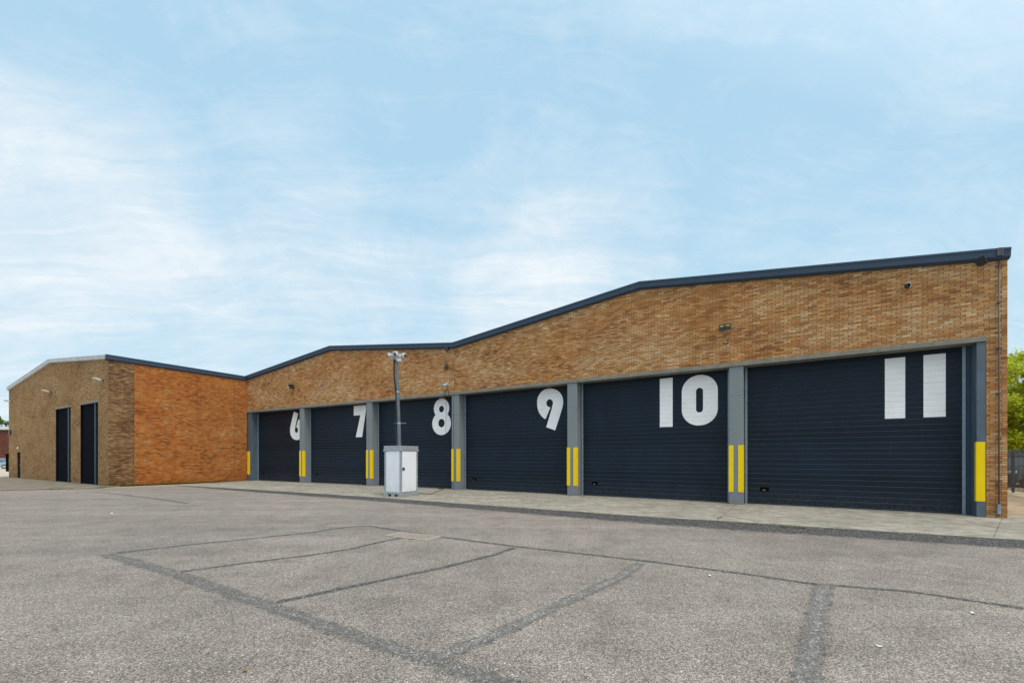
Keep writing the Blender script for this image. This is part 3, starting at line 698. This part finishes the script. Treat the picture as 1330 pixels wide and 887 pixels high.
for z in (.42, 1.0, 1.6):
    q = MB(); q.tube([MT @ Vector((-.012, LB-.085, z)), MT @ Vector((-.012, LB-.085, z+.10))], .014, 8); q.build('hinge', M_galv, dr)
# mast: telescopic tube, slightly leaning
mb_ = MT @ Vector((LA*.5, LB*.42, HT-.2)); 
top = G(514.8, 700); Ym = mb_.y; mtop = Vector(((514.9-CX)/F*Ym, Ym, CH+(HY-467)/F*Ym)); mbx = Vector(((518.8-CX)/F*Ym, Ym, HT-.3))
def mp(t, dx=0, dy=0): p = mbx.lerp(mtop, t); return Vector((p.x+dx, p.y+dy, p.z))
zt_ = lambda z: (z-mbx.z)/(mtop.z-mbx.z)
zj1 = CH+(HY-549.6)/F*Ym; zj2 = CH+(HY-509)/F*Ym
q = MB(); q.tube([mp(0), mp(zt_(zj1), dx=.02)], .078, 12); q.tube([mp(zt_(zj1)-.001, dx=.02), mp(zt_(zj2), dx=.01)], .066, 12); q.tube([mp(zt_(zj2)-.001, dx=.01), mp(1)], .056, 12)
ms = q.build('mast', M_mast, TW, smooth=False)
for z, r_c in ((zj1, .085), (zj2, .073)):
    q = MB(); t = zt_(z); q.tube([mp(t-.008, dx=.015), mp(t+.008, dx=.015)], r_c, 12)
    if z == zj1: q.tube([mp(zt_(zj1), dx=-.17), mp(zt_(zj1), dx=.33)], .008, 6)
    q.build('mast_collar', M_galv, ms)
q = MB(); q.tube([mp(t, dx=-.075-.03*math.sin(t*9)-.015*(1-t), dy=-.02) for t in [k/24 for k in range(0, 25)]], .034, 8); q.build('mast_cable', M_rubber, ms, smooth=True)
# head frame and cameras
q = MB(); hd = mp(1)
q.tube([hd+Vector((0, 0, -.02)), hd+Vector((0, 0, .10))], .06, 12)
q.tube([hd+Vector((-.28, 0, .09)), hd+Vector((-.17, 0, .03)), hd+Vector((0, 0, .04)), hd+Vector((.17, 0, .03)), hd+Vector((.29, 0, .09))], .024, 8)
q.build('camera_bracket', M_lampwhite, TW)
def cam_unit(c, look, r=.115, body=M_lampwhite):
    c = hd+Vector(c)*.8; r *= .86; lk = Vector(look).normalized()
    b = MB(); b.ball(c, r, nu=16, nv=10); b.tube([c+Vector((0, 0, r*.5)), c+Vector((0, 0, r*1.05))], r*.9, 14); o = b.build('security_camera', body, TW, smooth=False)
    l = MB(); l.tube([c+lk*r*.6, c+lk*(r*1.08)], r*.55, 12); l.build('lens', M_glassdark, o)
cam_unit((-.36, -.02, .20), (-.9, -.6, -.1)); cam_unit((.38, -.02, .20), (.8, -.5, -.05)); cam_unit((.0, -.16, .22), (.0, -1, -.1), .14); cam_unit((.17, .12, .18), (.5, .9, -.1), .12); cam_unit((-.17, .10, .20), (-.6, .9, -.1), .12)
q = MB(); q.box(hd.x+.05, hd.x+.22, hd.y-.12, hd.y+.03, hd.z-.11, hd.z-.005); q.build('siren_speaker', M_lampwhite, TW, bevel=.02)
cable = MB(); s0 = G(542.5, 641.5); s1 = G(560, 641.8); s2 = G(567, 638.5); s3 = G(573, 636.5); s4 = G(577, 634.8)
cable.tube([(s0.x, s0.y, .05), (s0.x+.25, s0.y+.0, .012), (s1.x, s1.y, .012), (s2.x, s2.y, .012), (s3.x, s3.y, .012), (s4.x, s4.y, .012), (s4.x-.2, s4.y+.15, .03), (s4.x-.35, s4.y-.02, .012), (s4.x-.1, s4.y-.15, .012)], .011, 6)
tag(cable.build('power_cable', M_rubber, None, smooth=True), 'black cable lying on the concrete apron right of the white cabinet', 'cable')

# ------------------------------------------------------------------ ground
def sheet(name, pts, z, mat, kind='structure', uvs=None):
    m = MB(); m.face([(p[0], p[1], z) for p in pts], [(p[0], p[1]) for p in pts]); o = m.build(name, mat, None, merge=False)
    if o.data.polygons[0].normal.z < 0: o.data.flip_normals()
    tag(o, kind=kind); return o
ZA = -.014
sheet('ground', [(-700, -300), (700, -300), (700, 900), (-700, 900)], -.06, M_dirt)
edge = [(1330, 701.0), (1195, 692.5), (1060, 684), (932, 675.9), (860, 671.8), (665, 658.3), (480, 645.0), (322, 635.0), (231, 630.0)]
ep = [G(x, y) for x, y in edge]
dR = (ep[0]-ep[2]).normalized(); far_r = ep[0]+dR*70
left = [G(150, 633), G(0, 636.7)]; dl_ = (left[1]-left[0]).normalized(); far_l = left[1]+dl_*70
asp = [far_r]+ep+left+[far_l, Vector((-140, -80, 0)), Vector((80, -80, 0))]
sheet('asphalt_yard', [(p.x, p.y) for p in asp], ZA, M_asphalt)
# concrete apron: slab with a front edge, divided at the pillars
def on_edge(p):  # foot of the ray from p along wall normal on the polyline
    return p
apron_back = [WR.w(WR.L+6, .45), WR.w(WR.L+.0, .45), WR.w(0, .45), WL.w(0, .45)]
def apron_mesh():
    m = MB(); front = [ep[0]+dR*4.0]+ep
    back = []
    segs = [WR.w(WR.L+6.5, .5), WR.w(WR.L+2.4, .5), WR.w(15.6, .5), WR.w(12.5, .5), WR.w(10, .5), WR.w(3, .5), WL.w(14.9, .5), WL.w(8, .5), WL.w(0.2, .5), WL.w(0.0, .1)]
    n = len(front)
    for i in range(n-1):
        a, b, c, d = front[i], front[i+1], segs[i+1], segs[i]
        m.face([(a.x, a.y, 0), (b.x, b.y, 0), (c.x, c.y, 0), (d.x, d.y, 0)])
        m.face([(a.x, a.y, 0), (a.x, a.y, -.06), (b.x, b.y, -.06), (b.x, b.y, 0)])
    a, b = front[0], segs[0]; m.face([(a.x, a.y, 0), (b.x, b.y, 0), (b.x, b.y, -.06), (a.x, a.y, -.06)])
    return m
ap = apron_mesh().build('concrete_apron', M_apron); tag(ap, kind='structure')
# left apron in front of the annexe end wall
la = [WE.w(-3.2, .4), WE.w(WE.L+.3, .4), C+Vector((.25, -.35, 0)), G(120, 633.6), G(0, 636.5), G(-200, 642)]
m = MB(); m.face([(p.x, p.y, 0) for p in la]); 
for i in range(len(la)):
    a, b = la[i], la[(i+1) % len(la)]; m.face([(a.x, a.y, 0), (b.x, b.y, 0), (b.x, b.y, -.055), (a.x, a.y, -.055)])
tag(m.build('concrete_apron', M_stone, merge=False), kind='structure')
kp = [C+Vector((.1, -.45, 0)), G(120, 633.9), G(0, 636.9), G(-200, 642.4)]
dvl = WE.w(-3.2, .4)
sheet('concrete_yard', [(dvl.x+3.5, dvl.y-1), (dvl.x+3.5, dvl.y+90), (dvl.x-120, dvl.y+90), (-150, 10), (G(-200, 642).x, G(-200, 642).y)], -.03, M_yard)
def strip(name, pts, width, mat, z, taper=None, edge_px=None):
    P_ = [Vector((p.x, p.y)) for p in pts]; m = MB(); q = []
    # densify
    D_ = []
    for a, b in zip(P_[:-1], P_[1:]):
        n = max(1, int((b-a).length/.4)); D_ += [a.lerp(b, k/n) for k in range(n)]
    D_.append(P_[-1]); s = 0
    lw = width if isinstance(width, (list, tuple)) else (width, width)
    for i, p in enumerate(D_):
        t = (D_[min(i+1, len(D_)-1)]-D_[max(i-1, 0)]).normalized(); nrm = Vector((-t.y, t.x))
        w = lw[0]+(lw[1]-lw[0])*i/max(1, len(D_)-1)
        if i: s += (p-D_[i-1]).length
        q.append((p+nrm*w/2, p-nrm*w/2, s))
    for a, b in zip(q[:-1], q[1:]):
        m.face([(a[0].x, a[0].y, z), (a[1].x, a[1].y, z), (b[1].x, b[1].y, z), (b[0].x, b[0].y, z)], [(a[2], 0), (a[2], 1), (b[2], 1), (b[2], 0)])
    o = m.build(name, mat, None); tag(o, kind='structure'); return o
M_band = dark_strip('dark_tarmac_band', 1.75, (.035, .035, .04), (.085, .083, .085), amount=.96)
M_j = dark_strip('old_joint', .60, dark=(.05, .05, .055), light=(.13, .125, .12), amount=.97, ragged=.9); M_jw = dark_strip('wide_joint', .66, dark=(.05, .05, .052), light=(.16, .152, .142), core=.55, amount=.97); M_jf = dark_strip('faint_joint', .3, dark=(.13, .13, .13), amount=.5, ragged=.8)
M_jl = dark_strip('wide_dark_joint', .62, dark=(.05, .05, .052), light=(.15, .143, .135), core=.35, amount=.92)
# dark tarmac band in front of the apron: between apron edge and lower line
low = [(1330, 713.5), (1195, 704.5), (1060, 695.7), (932, 687.7), (860, 682.5), (665, 665.8), (480, 650.3), (322, 638.5), (231, 630.5)]
m = MB(); s = 0
lp = [G(x, y) for x, y in low]; lp = [lp[0]+dR*40]+lp; up = [ep[0]+dR*40]+ep
for i in range(len(up)-1):
    a, b, c, d = up[i], up[i+1], lp[i+1], lp[i]
    n = max(1, int((a-b).length/.5))
    for k in range(n):
        t0, t1 = k/n, (k+1)/n
        a0, a1, d0, d1 = a.lerp(b, t0), a.lerp(b, t1), d.lerp(c, t0), d.lerp(c, t1)
        m.face([(a0.x, a0.y, ZA+.004), (a1.x, a1.y, ZA+.004), (d1.x, d1.y, ZA+.004), (d0.x, d0.y, ZA+.004)], [(k, .5), (k, .5), (k, 1.44), (k, 1.44)])
tag(m.build('tarmac_band', M_band, None), kind='structure')
J = lambda pts: [G(x, y, ZA) for x, y in pts]
strip('road_joint', J([(137, 720), (180, 731), (235, 747.5), (350, 787.5), (450, 822.5), (560, 857), (665, 893), (800, 945)]), (.38, .36), M_jl, ZA+.004)
strip('road_joint', J([(152, 718), (240, 708), (320, 700), (400, 692), (450, 684.5), (482, 683)]), .24, M_j, ZA+.0045)
strip('road_joint', J([(478, 683), (550, 694), (610, 702), (665, 709), (750, 718.5), (835, 728), (965, 745), (1050, 757.5), (1180, 768), (1330, 790), (1420, 803)]), (.22, .20), M_j, ZA+.005)
strip('road_joint', J([(235, 742.5), (320, 731), (400, 721.5), (455, 713), (500, 702.5), (524, 698)]), .20, M_j, ZA+.0055)
strip('road_joint', J([(360, 782), (400, 773.5), (465, 760), (575, 737), (640, 721), (668, 711.5)]), .22, M_j, ZA+.006)
strip('road_joint', J([(570, 855), (615, 836), (665, 815), (720, 788), (755, 773), (805, 750), (832, 731)]), (.30, .30), M_jw, ZA+.0065)
strip('road_joint', J([(1070, 759), (1066, 780), (1060, 810), (1052, 860), (1040, 930)]), (.34, .34), M_jw, ZA+.007)
strip('road_joint', J([(125, 639), (160, 642.5), (205, 648), (245, 654)]), .26, M_j, ZA+.0045)
for k, pts in enumerate(([(0, 653), (80, 649), (160, 648)], [(0, 660), (90, 655), (210, 652)], [(0, 690), (130, 681), (260, 670), (420, 660)], [(170, 700), (260, 690), (350, 683)], [(60, 664), (100, 662.5)], [(415, 658), (440, 654)], [(760, 690), (900, 700), (1000, 708)], [(690, 697), (740, 690), (768, 685)])):
    strip('road_joint', J(pts), .20, M_jf, ZA+.0075+.0004*k)
strip('kerb_joint', kp, .16, M_band, ZA+.0047)
# apron slab joints
def slab_joint(W, u, tgt, wd=.035):
    p = W.w(u, -.02); strip('apron_joint', [Vector((p.x, p.y, 0)), tgt], wd, M_seal2, .003)
M_seal2 = dark_strip('slab_joint_fill', .5, (.07, .065, .05), (.17, .15, .08), amount=.8)
slab_joint(WR, 12.5, G(932, 675.6)); slab_joint(WR, 6.38, G(690, 659.8)); slab_joint(WR, .06, G(505, 647)); slab_joint(WL, 11.9, G(400, 639.9)); slab_joint(WL, 5.95, G(330, 635.4)); slab_joint(WR, WR.L-.1, G(1290, 698.3))
# door thresholds
for W, a, b in [(d[0], d[1], d[2]) for d in doors]:
    t_ = MB(); t_.box(a-.08, b+.08, .25, .55, .001, .012, W.M); tag(t_.build('threshold', M_lintel, wh))

# drain grate
gp = G(536, 696.5, ZA); gr = empty('drain_grate', (gp.x, gp.y, ZA)); gr.rotation_euler = (0, 0, R(-30)); tag(gr, 'rusty slotted drain grate edged with weeds, set in the asphalt', 'drain grate')
q = LMB()
for x0, x1, y0, y1 in ((-.55, .55, -.24, -.2), (-.55, .55, .2, .24), (-.55, -.51, -.199, .199), (.51, .55, -.199, .199)): q.box(x0, x1, y0, y1, .001, .016)
q.build('frame', M_grate, gr)
q = LMB()
for k in range(12): x = -.47+k*.085; q.box(x-.020, x+.022, -.198, .198, .004, .013)
q.build('slotted_cover', M_grate, gr)
q = LMB(); q.box(-.508, .508, -.198, .198, .0008, .003); q.build('pit', M_black, gr)

# weeds
def weeds(name, spots, n, h, spread, label):
    m = MB()
    for k in range(n):
        a, b, z = rng.choice(spots); t = rng.random(); c = a.lerp(b, t)
        # clump centres
        c = Vector((c.x+rng.gauss(0, spread), c.y+rng.gauss(0, spread), z))
        for j in range(rng.randint(4, 9)):
            an_ = rng.random()*6.283; ln = h*rng.uniform(.4, 1.2); lean = rng.uniform(.3, 1.3)*ln
            d = Vector((math.cos(an_), math.sin(an_), 0)); s_ = Vector((-d.y, d.x, 0))*ln*.16
            mid = c+d*lean*.5+Vector((0, 0, ln*.5)); tip = c+d*lean+Vector((0, 0, ln*.55))
            m.face([c-s_*.4, c+s_*.4, mid+s_, mid-s_]); m.face([mid-s_, mid+s_, tip])
    o = m.build(name, M_weed, None, merge=False); tag(o, label, kind='stuff'); return o
V = lambda x, y: G(x, y)
weeds('weeds', [(V(955, 678.2), V(985, 680), ZA), (V(1012, 683.4), V(1024, 684.2), ZA), (V(1030, 684.5), V(1046, 685.6), ZA), (V(740, 663.8), V(770, 666), ZA)], 70, .05, .025, 'green weeds in the crack along the apron edge')
weeds('weeds', [(V(1180, 693), V(1290, 700), ZA), (V(931, 675), V(938, 671), 0)], 22, .04, .03, 'sparse weeds along the apron joint')
q0 = WS.w(-.1, -.05); q1 = WS.w(WS.L*.62, -.04); q2 = WE.w(o2[1], -.1); q3 = WE.w(WE.L, -.06)
weeds('weeds', [(q0, q1, -.012)], 170, .09, .05, 'weeds at the foot of the orange annexe wall')
weeds('weeds', [(q2, q3, 0), (V(60, 635.2), V(95, 634.6), 0)], 60, .07, .06, 'weeds at the foot of the annexe corner')
weeds('weeds', [(V(507, 696.5), V(514, 695.5), ZA), (V(533, 699.6), V(537, 699.6), ZA), (V(550, 697), V(560, 696), ZA)], 26, .03, .015, 'small weeds round the drain grate')
# leaf litter and grit
def scrap(x, y, s, mat, name, label, cat, grp=None):
    p = G(x, y, ZA); m = MB(); a = rng.random()*3.14; c, sn = math.cos(a), math.sin(a); pts = []
    n = 4
    for i in range(n+1):
        for j in range(2):
            u = (i/n-.5)*s; v = (j-.5)*s*.55*(1-.3*abs(i/n-.5)); z = .006+.35*abs(u)*(1 if j else .6)
            pts.append((p.x+c*u-sn*v, p.y+sn*u+c*v, ZA+.004+z))
    for i in range(n): m.face([pts[2*i], pts[2*i+1], pts[2*i+3], pts[2*i+2]])
    o = m.build(name, mat, None); tag(o, label, cat, grp)
scrap(1142, 840, .045, M_paper, 'paper_scrap', 'small curled white paper scrap on the asphalt right of the wide joint', 'litter')
scrap(1264, 797, .05, M_paper, 'paper_scrap', 'flat white scrap on the asphalt near the right edge', 'litter')
scrap(922, 748, .05, M_paper, 'paper_scrap', 'tiny pale scrap on asphalt in front of the number 10 door', 'litter')
scrap(144, 667, .10, M_paper, 'paper_scrap', 'white scrap on the far asphalt in front of the annexe', 'litter')
scrap(318, 872, .05, M_brownleaf, 'dry_leaf', 'dry brown leaf on asphalt at the lower left', 'leaf')
scrap(818, 822, .035, M_brownleaf, 'dry_leaf', 'single orange leaf on asphalt at the lower centre', 'leaf')
grit = MB()
for k in range(700):
    if rng.random() < .5: x = rng.uniform(0, 1330); y = rng.uniform(655, 900)
    else:
        x = rng.uniform(0, 1330); y = 700+rng.random()**.5*195
    p = G(x, y, ZA); s = rng.uniform(.003, .008)
    vs = [(p.x+rng.uniform(-s, s)+dx*s, p.y+rng.uniform(-s, s)*.5+dy*s, ZA+.001+dz*s*.8) for dx, dy, dz in ((1,0,0),(0,1,0),(-1,0,0),(0,-1,0),(0,0,1))]
    for f in ((0,1,4),(1,2,4),(2,3,4),(3,0,4)): grit.face([vs[i] for i in f])
tag(grit.build('grit', simple('pale_chippings', (.5, .48, .44), .8, var=.3, scale=40), None, merge=False), 'pale loose chippings scattered over the asphalt', kind='stuff')

# ------------------------------------------------------------------ right side: fence, cars, tree
fA = G(1303, 637.5); fB = G(1345, 645.5); fd = (fB-fA).normalized(); fA = fA-fd*7; L_f = 20
fn = empty('palisade_fence', (fA.x, fA.y, 0)); tag(fn, 'dark steel palisade fence between the brick corner and the parked car', 'fence')
WF = Wall(fA, fA+fd*L_f)
q = MB()
for z in (.35, 1.62): q.box(0, L_f, .0, .045, z, z+.05, WF.M)
q.build('rail', M_dgrey, fn)
for k in range(0, 9):
    q = MB(); u = .32+k*2.55; q.box(u-.04, u+.04, .05, .13, 0, 1.95, WF.M); q.build('post', M_dgrey, fn)
q = MB()
for k in range(int(L_f/.155)):
    u = .06+k*.155; q.prism([(u-.028, .1), (u+.028, .1), (u+.028, 1.88), (u, 1.98), (u-.028, 1.88)], -.012, -.001, WF.M)
q.build('pales', M_dgrey, fn)
def car(paint, label):
    r = empty('parked_car', (0, 0, 0)); tag(r, label, 'car')
    prof = [(-2.1, .32), (-2.12, .62), (-2.02, .86), (-1.5, .93), (1.45, .98), (1.95, .86), (2.1, .6), (2.08, .32)]
    b = LMB(); b.prism(prof, -.86, .86); bo = b.build('body', paint, r, bevel=.06)
    b = LMB()
    lo = [(-1.45, .93), (1.75, .97)]; 
    v = [(-1.25, -.78, .94), (1.7, -.78, .97), (1.25, -.62, 1.42), (-.55, -.62, 1.46), (-1.25, .78, .94), (1.7, .78, .97), (1.25, .62, 1.42), (-.55, .62, 1.46)]
    b.hull(v, [(0,1,2,3),(5,4,7,6),(4,0,3,7),(1,5,6,2),(3,2,6,7),(0,4,5,1)]); b.build('windows', M_carglass, r, bevel=.03)
    b = LMB(); b.hull([(-.6, -.63, 1.44), (1.28, -.63, 1.40), (1.15, -.56, 1.47), (-.5, -.56, 1.50), (-.6, .63, 1.44), (1.28, .63, 1.40), (1.15, .56, 1.47), (-.5, .56, 1.50)], [(0,1,2,3),(5,4,7,6),(4,0,3,7),(1,5,6,2),(3,2,6,7),(0,4,5,1)]); b.build('roof', paint, r, bevel=.02)
    for x in (-1.3, 1.32):
        for y in (-.80, .80):
            w = LMB(); w.tube([(x, y-.1, .33), (x, y+.1, .33)], .33, 20); wo = w.build('wheel', M_rubber, r)
            w = LMB(); s_ = -1 if y < 0 else 1; w.tube([(x, y+.101*s_, .33), (x, y+.112*s_, .33)], .21, 16); w.build('rim', M_alloy, wo)
    for y in (-.66, .66):
        h = LMB(); h.box(-2.13, -2.03, y-.16, y+.16, .62, .76); h.build('headlight', M_clear, r, bevel=.02)
        h = LMB(); h.box(2.0, 2.10, y-.16, y+.16, .66, .84); h.build('tail_light', M_redlamp, r, bevel=.02)
    return r
c1_ = car(M_carblue, 'dark blue car parked behind the palisade fence at the right'); p = Vector(((1322-CX)/F*25.0, 25.0, -.055)); c1_.location = p; c1_.rotation_euler = (0, 0, R(18)); c1_.scale = (1.05, 1.05, 1.25)
c2_ = car(M_carpale, 'pale blue car parked far off left of the annexe'); c2_.location = (((-4-CX)/F)*62, 62, -.03); c2_.rotation_euler = (0, 0, R(200))

def tree(name, base, height, rx, rz, n_leaf, size, leafm, label, cat='tree', group=None, low=.3, seed=1, clumps=70):
    g = random.Random(seed); r = empty(name, base); tag(r, label, cat, group); b = Vector(base)
    t = MB(); cz = height-rz
    t.tube([b, b+Vector((.1, 0, height*.2)), b+Vector((-.05, .1, height*.45)), b+Vector((.1, 0, height*.8))], [height*.035, height*.028, height*.02, height*.006], 10)
    cl = []
    for k in range(clumps):
        while True:
            v = Vector((g.uniform(-1, 1), g.uniform(-1, 1), g.uniform(-1, 1)))
            if .25 < v.length < 1: break
        c = b+Vector((v.x*rx, v.y*rx, cz+v.z*rz)); cl.append((c, g.uniform(.10, .24)*rx))
    for c, s in cl[:26]:
        st = b+Vector((0, 0, height*g.uniform(.2, .45))); md = st.lerp(c, .55)+Vector((0, 0, -.2)); t.tube([st, md, c], [height*.011, height*.007, height*.002], 6)
    t.build('trunk', M_bark, r, merge=False)
    lf = MB()
    for k in range(n_leaf):
        c, s = cl[g.randrange(len(cl))]
        d = Vector((g.gauss(0, 1), g.gauss(0, 1), g.gauss(0, .55))).normalized()*s*(g.random()**.4)
        p = c+Vector((d.x, d.y, d.z*.7)); a = Vector((g.gauss(0, 1), g.gauss(0, 1), g.gauss(0, .5))).normalized(); q = a.orthogonal().normalized()
        q = (q+a.cross(q)*g.uniform(-1, 1)).normalized(); L = size*g.uniform(.6, 1.3)
        lf.face([p, p+a*L*.5+q*L*.33, p+a*L, p+a*L*.5-q*L*.33])
    lf.build('crown', leafm, r, merge=False); return r
tree('leafy_tree', (((1352-CX)/F)*30, 30, -.06), 9.5, 5.0, 4.5, 80000, .18, M_leafy, 'bright yellow-green spring tree rising behind the fence at the right', seed=4, clumps=150)
tree('hedge_bush', (((1345-CX)/F)*36, 36, -.06), 4.6, 5.0, 2.2, 16000, .2, M_leafd, 'dense green bush low behind the parked car and fence', 'bush', seed=33, clumps=60)
tree('leafy_tree', (((1420-CX)/F)*37, 37, -.06), 9.5, 4.6, 4.2, 20000, .22, M_leafy, 'bright green tree farther right behind the parked car', seed=9)
# ------------------------------------------------------------------ far left building, wall, tree
bl = Vector(((6-CX)/F*80, 80, 0)); fb = empty('far_building', (bl.x, bl.y, 0)); tag(fb, 'low dark red brick building with white roof edge far left beyond the annexe', 'building')
hB = CH+(HY-558)/F*80
q = MB(); q.box(bl.x-30, bl.x+25, 80, 95, -.05, hB); q.build('wall', M_brick_red, fb)
q = MB(); q.box(bl.x-30.3, bl.x+25.3, 79.7, 95.3, hB, hB+.62); q.build('roof_edge', M_fascia_end, fb)
for k in range(6):
    q = MB(); x = bl.x-28+k*8.2; q.box(x, x+2.2, 79.93, 79.995, 1.0, 2.3); wn_ = q.build('window', M_carglass, fb)
    q = MB(); q.box(x-.1, x+2.3, 79.9, 79.99, .88, .995); q.build('sill', M_lintel, wn_)
tree('round_tree', (((2-CX)/F)*112, 112, -.06), 12.4, 6.5, 4.6, 14000, .5, M_leafd, 'green tree top showing above the far red brick building', seed=14)
tree('round_tree', (((-60-CX)/F)*110, 110, -.06), 12.0, 7, 4.8, 9000, .5, M_leafd, 'green tree farther left behind the red brick building', seed=15)
tree('shrub', (((2-CX)/F)*76, 76, -.05), 1.9, 2.2, .9, 5000, .16, M_weed, 'yellow green shrub at the foot of the far red building', 'shrub', seed=21, clumps=20)
q = MB(); gx = (9.3-CX)/F*50; q.box(gx-.18, gx+.18, 50, 50.35, -.05, CH+(HY-590)/F*50); q.box(gx-.24, gx+.24, 49.94, 50.41, CH+(HY-590)/F*50, CH+(HY-590)/F*50+.08)
tag(q.build('gate_post', M_black, None, bevel=.02), 'black square gate post just left of the annexe corner', 'gate post')

# ------------------------------------------------------------------ world, sun
w = bpy.data.worlds.new('World'); sc.world = w; w.use_nodes = True; nt = w.node_tree; nt.nodes.clear()
class WN(NT):
    def __init__(s, t): s.t = t
wn = WN(nt)
out = wn.n('ShaderNodeOutputWorld'); bg = wn.n('ShaderNodeBackground'); wn.l(bg.outputs[0], out.inputs[0])
SUN_EL, SUN_AZ = 60, 140      # azimuth measured clockwise from +Y (ahead of the camera): behind right
sky = wn.n('ShaderNodeTexSky'); sky.sky_type = 'NISHITA'; sky.sun_disc = False; sky.sun_elevation = R(SUN_EL); sky.sun_rotation = R(SUN_AZ); sky.air_density = 1.0; sky.dust_density = 1.5; sky.ozone_density = 1.2
tc = wn.n('ShaderNodeTexCoord').outputs['Generated']
sx = wn.n('ShaderNodeSeparateXYZ'); wn.l(tc, sx.inputs[0]); z = sx.outputs[2]
# project on a cloud layer
zz = wn.math('ADD', wn.math('MAXIMUM', z, 0.0), .22)
cx_ = wn.math('DIVIDE', sx.outputs[0], zz); cy_ = wn.math('DIVIDE', sx.outputs[1], zz)
cv = wn.n('ShaderNodeCombineXYZ'); wn.l(cx_, cv.inputs[0]); wn.l(cy_, cv.inputs[1])
mp_ = wn.n('ShaderNodeMapping'); mp_.inputs['Rotation'].default_value = (0, 0, R(-24)); mp_.inputs['Scale'].default_value = (.55, 1.5, 1); mp_.inputs['Location'].default_value = (3.1, 1.7, 0); wn.l(cv.outputs[0], mp_.inputs[0])
wv = wn.n('ShaderNodeTexNoise'); wv.inputs['Scale'].default_value = 1.6; wv.inputs['Detail'].default_value = 4; wn.l(cv.outputs[0], wv.inputs['Vector'])
wofs = wn.n('ShaderNodeVectorMath', operation='SCALE'); wn.l(wv.outputs['Color'], wofs.inputs[0]); wofs.inputs['Scale'].default_value = .55
wp = wn.vmath('ADD', mp_.outputs[0], wofs.outputs[0])
n1 = wn.noise(wp, .8, 8, .6, .4)
n2 = wn.noise(wp, 3.4, 9, .66, .3)
n3 = wn.noise(tc, 5.0, 9, .64, .5)
n4 = wn.noise(wn.scaled(wp, (1.0, 3.0, 1)), 4.0, 8, .68, .6)
def lobe(x, y, width, amt):
    d = Vector(((x-CX), F, (HY-y))).normalized()
    nd = wn.n('ShaderNodeVectorMath', operation='DOT_PRODUCT'); wn.l(tc, nd.inputs[0]); nd.inputs[1].default_value = d
    return wn.math('MULTIPLY', wn.ramp(nd.outputs['Value'], [(max(0, 1-width), 0.0), (1, 1.0)], 'EASE'), amt)
base = wn.math('ADD', wn.math('MULTIPLY', n1, .62), wn.math('MULTIPLY', n2, .34))
base = wn.math('ADD', base, wn.math('MULTIPLY_ADD', n4, .55, -.275))
base = wn.math('ADD', base, wn.math('MULTIPLY_ADD', n3, .85, -.425))
base = wn.math('ADD', base, wn.math('MULTIPLY', wn.math('SUBTRACT', .55, z), .42))
base = wn.math('ADD', base, lobe(40, 262, .022, .30)); base = wn.math('ADD', base, lobe(330, 320, .03, .10)); base = wn.math('ADD', base, lobe(700, 370, .02, .16))
base = wn.math('SUBTRACT', base, lobe(1120, 240, .12, .15)); base = wn.math('SUBTRACT', base, lobe(60, 40, .05, .10)); base = wn.math('SUBTRACT', base, lobe(480, 110, .06, .08))
cl = wn.ramp(base, [(.28, 0.12), (.58, .46), (.92, 1.0)])
hz = wn.ramp(z, [(0.0, 1.0), (.12, .72), (.5, .42), (.9, .28)])
skyc = wn.mix(1.0, sky.outputs[0], (1.0, 1.0, 1.0), 'MULTIPLY')
SB = 5.0
blue = wn.mix(hz, (3.2, 6.0, 8.5), (5.1, 7.5, 8.7))
blue = wn.mix(.88, skyc, blue)
white = wn.mix(wn.ramp(n2, [(.3, 0.0), (.7, 1.0)]), (6.7, 7.8, 8.6), (8.5, 8.9, 9.2))
nd = wn.n('ShaderNodeVectorMath', operation='DOT_PRODUCT'); wn.l(tc, nd.inputs[0]); nd.inputs[1].default_value = (math.sin(R(SUN_AZ))*math.cos(R(SUN_EL)), math.cos(R(SUN_AZ))*math.cos(R(SUN_EL)), math.sin(R(SUN_EL)))
glow = wn.ramp(nd.outputs['Value'], [(.38, 0.0), (.65, .3), (1, 1.0)])
c = wn.mix(cl, blue, white)
c = wn.mix(glow, c, (17, 16.5, 15.6))
wn.l(c, bg.inputs[0]); bg.inputs[1].default_value = .10
sd_ = bpy.data.lights.new('sun', 'SUN'); sd_.energy = 1.9; sd_.angle = R(20); sd_.color = (1, .95, .87)
so = bpy.data.objects.new('sun', sd_); COL.objects.link(so); so.location = (20, -20, 30)
sdv = Vector((math.sin(R(SUN_AZ))*math.cos(R(SUN_EL)), math.cos(R(SUN_AZ))*math.cos(R(SUN_EL)), math.sin(R(SUN_EL))))
so.rotation_euler = sdv.to_track_quat('Z', 'Y').to_euler()

# ------------------------------------------------------------------ camera
cd = bpy.data.cameras.new('camera'); co_ = bpy.data.objects.new('camera', cd); COL.objects.link(co_); sc.camera = co_
co_.location = (0, 0, CH); co_.rotation_euler = (R(90), 0, 0); cd.sensor_width = 36; cd.lens = F/1330*36; cd.shift_y = (HY-443.5)/1330; cd.clip_end = 3000; cd.clip_start = .05
vs_ = sc.view_settings; vs_.view_transform = 'Standard'; vs_.look = 'None'; vs_.exposure = 0.12; vs_.gamma = 1; vs_.use_curve_mapping = False
sc.render.engine = 'CYCLES'; sc.cycles.max_bounces = 6
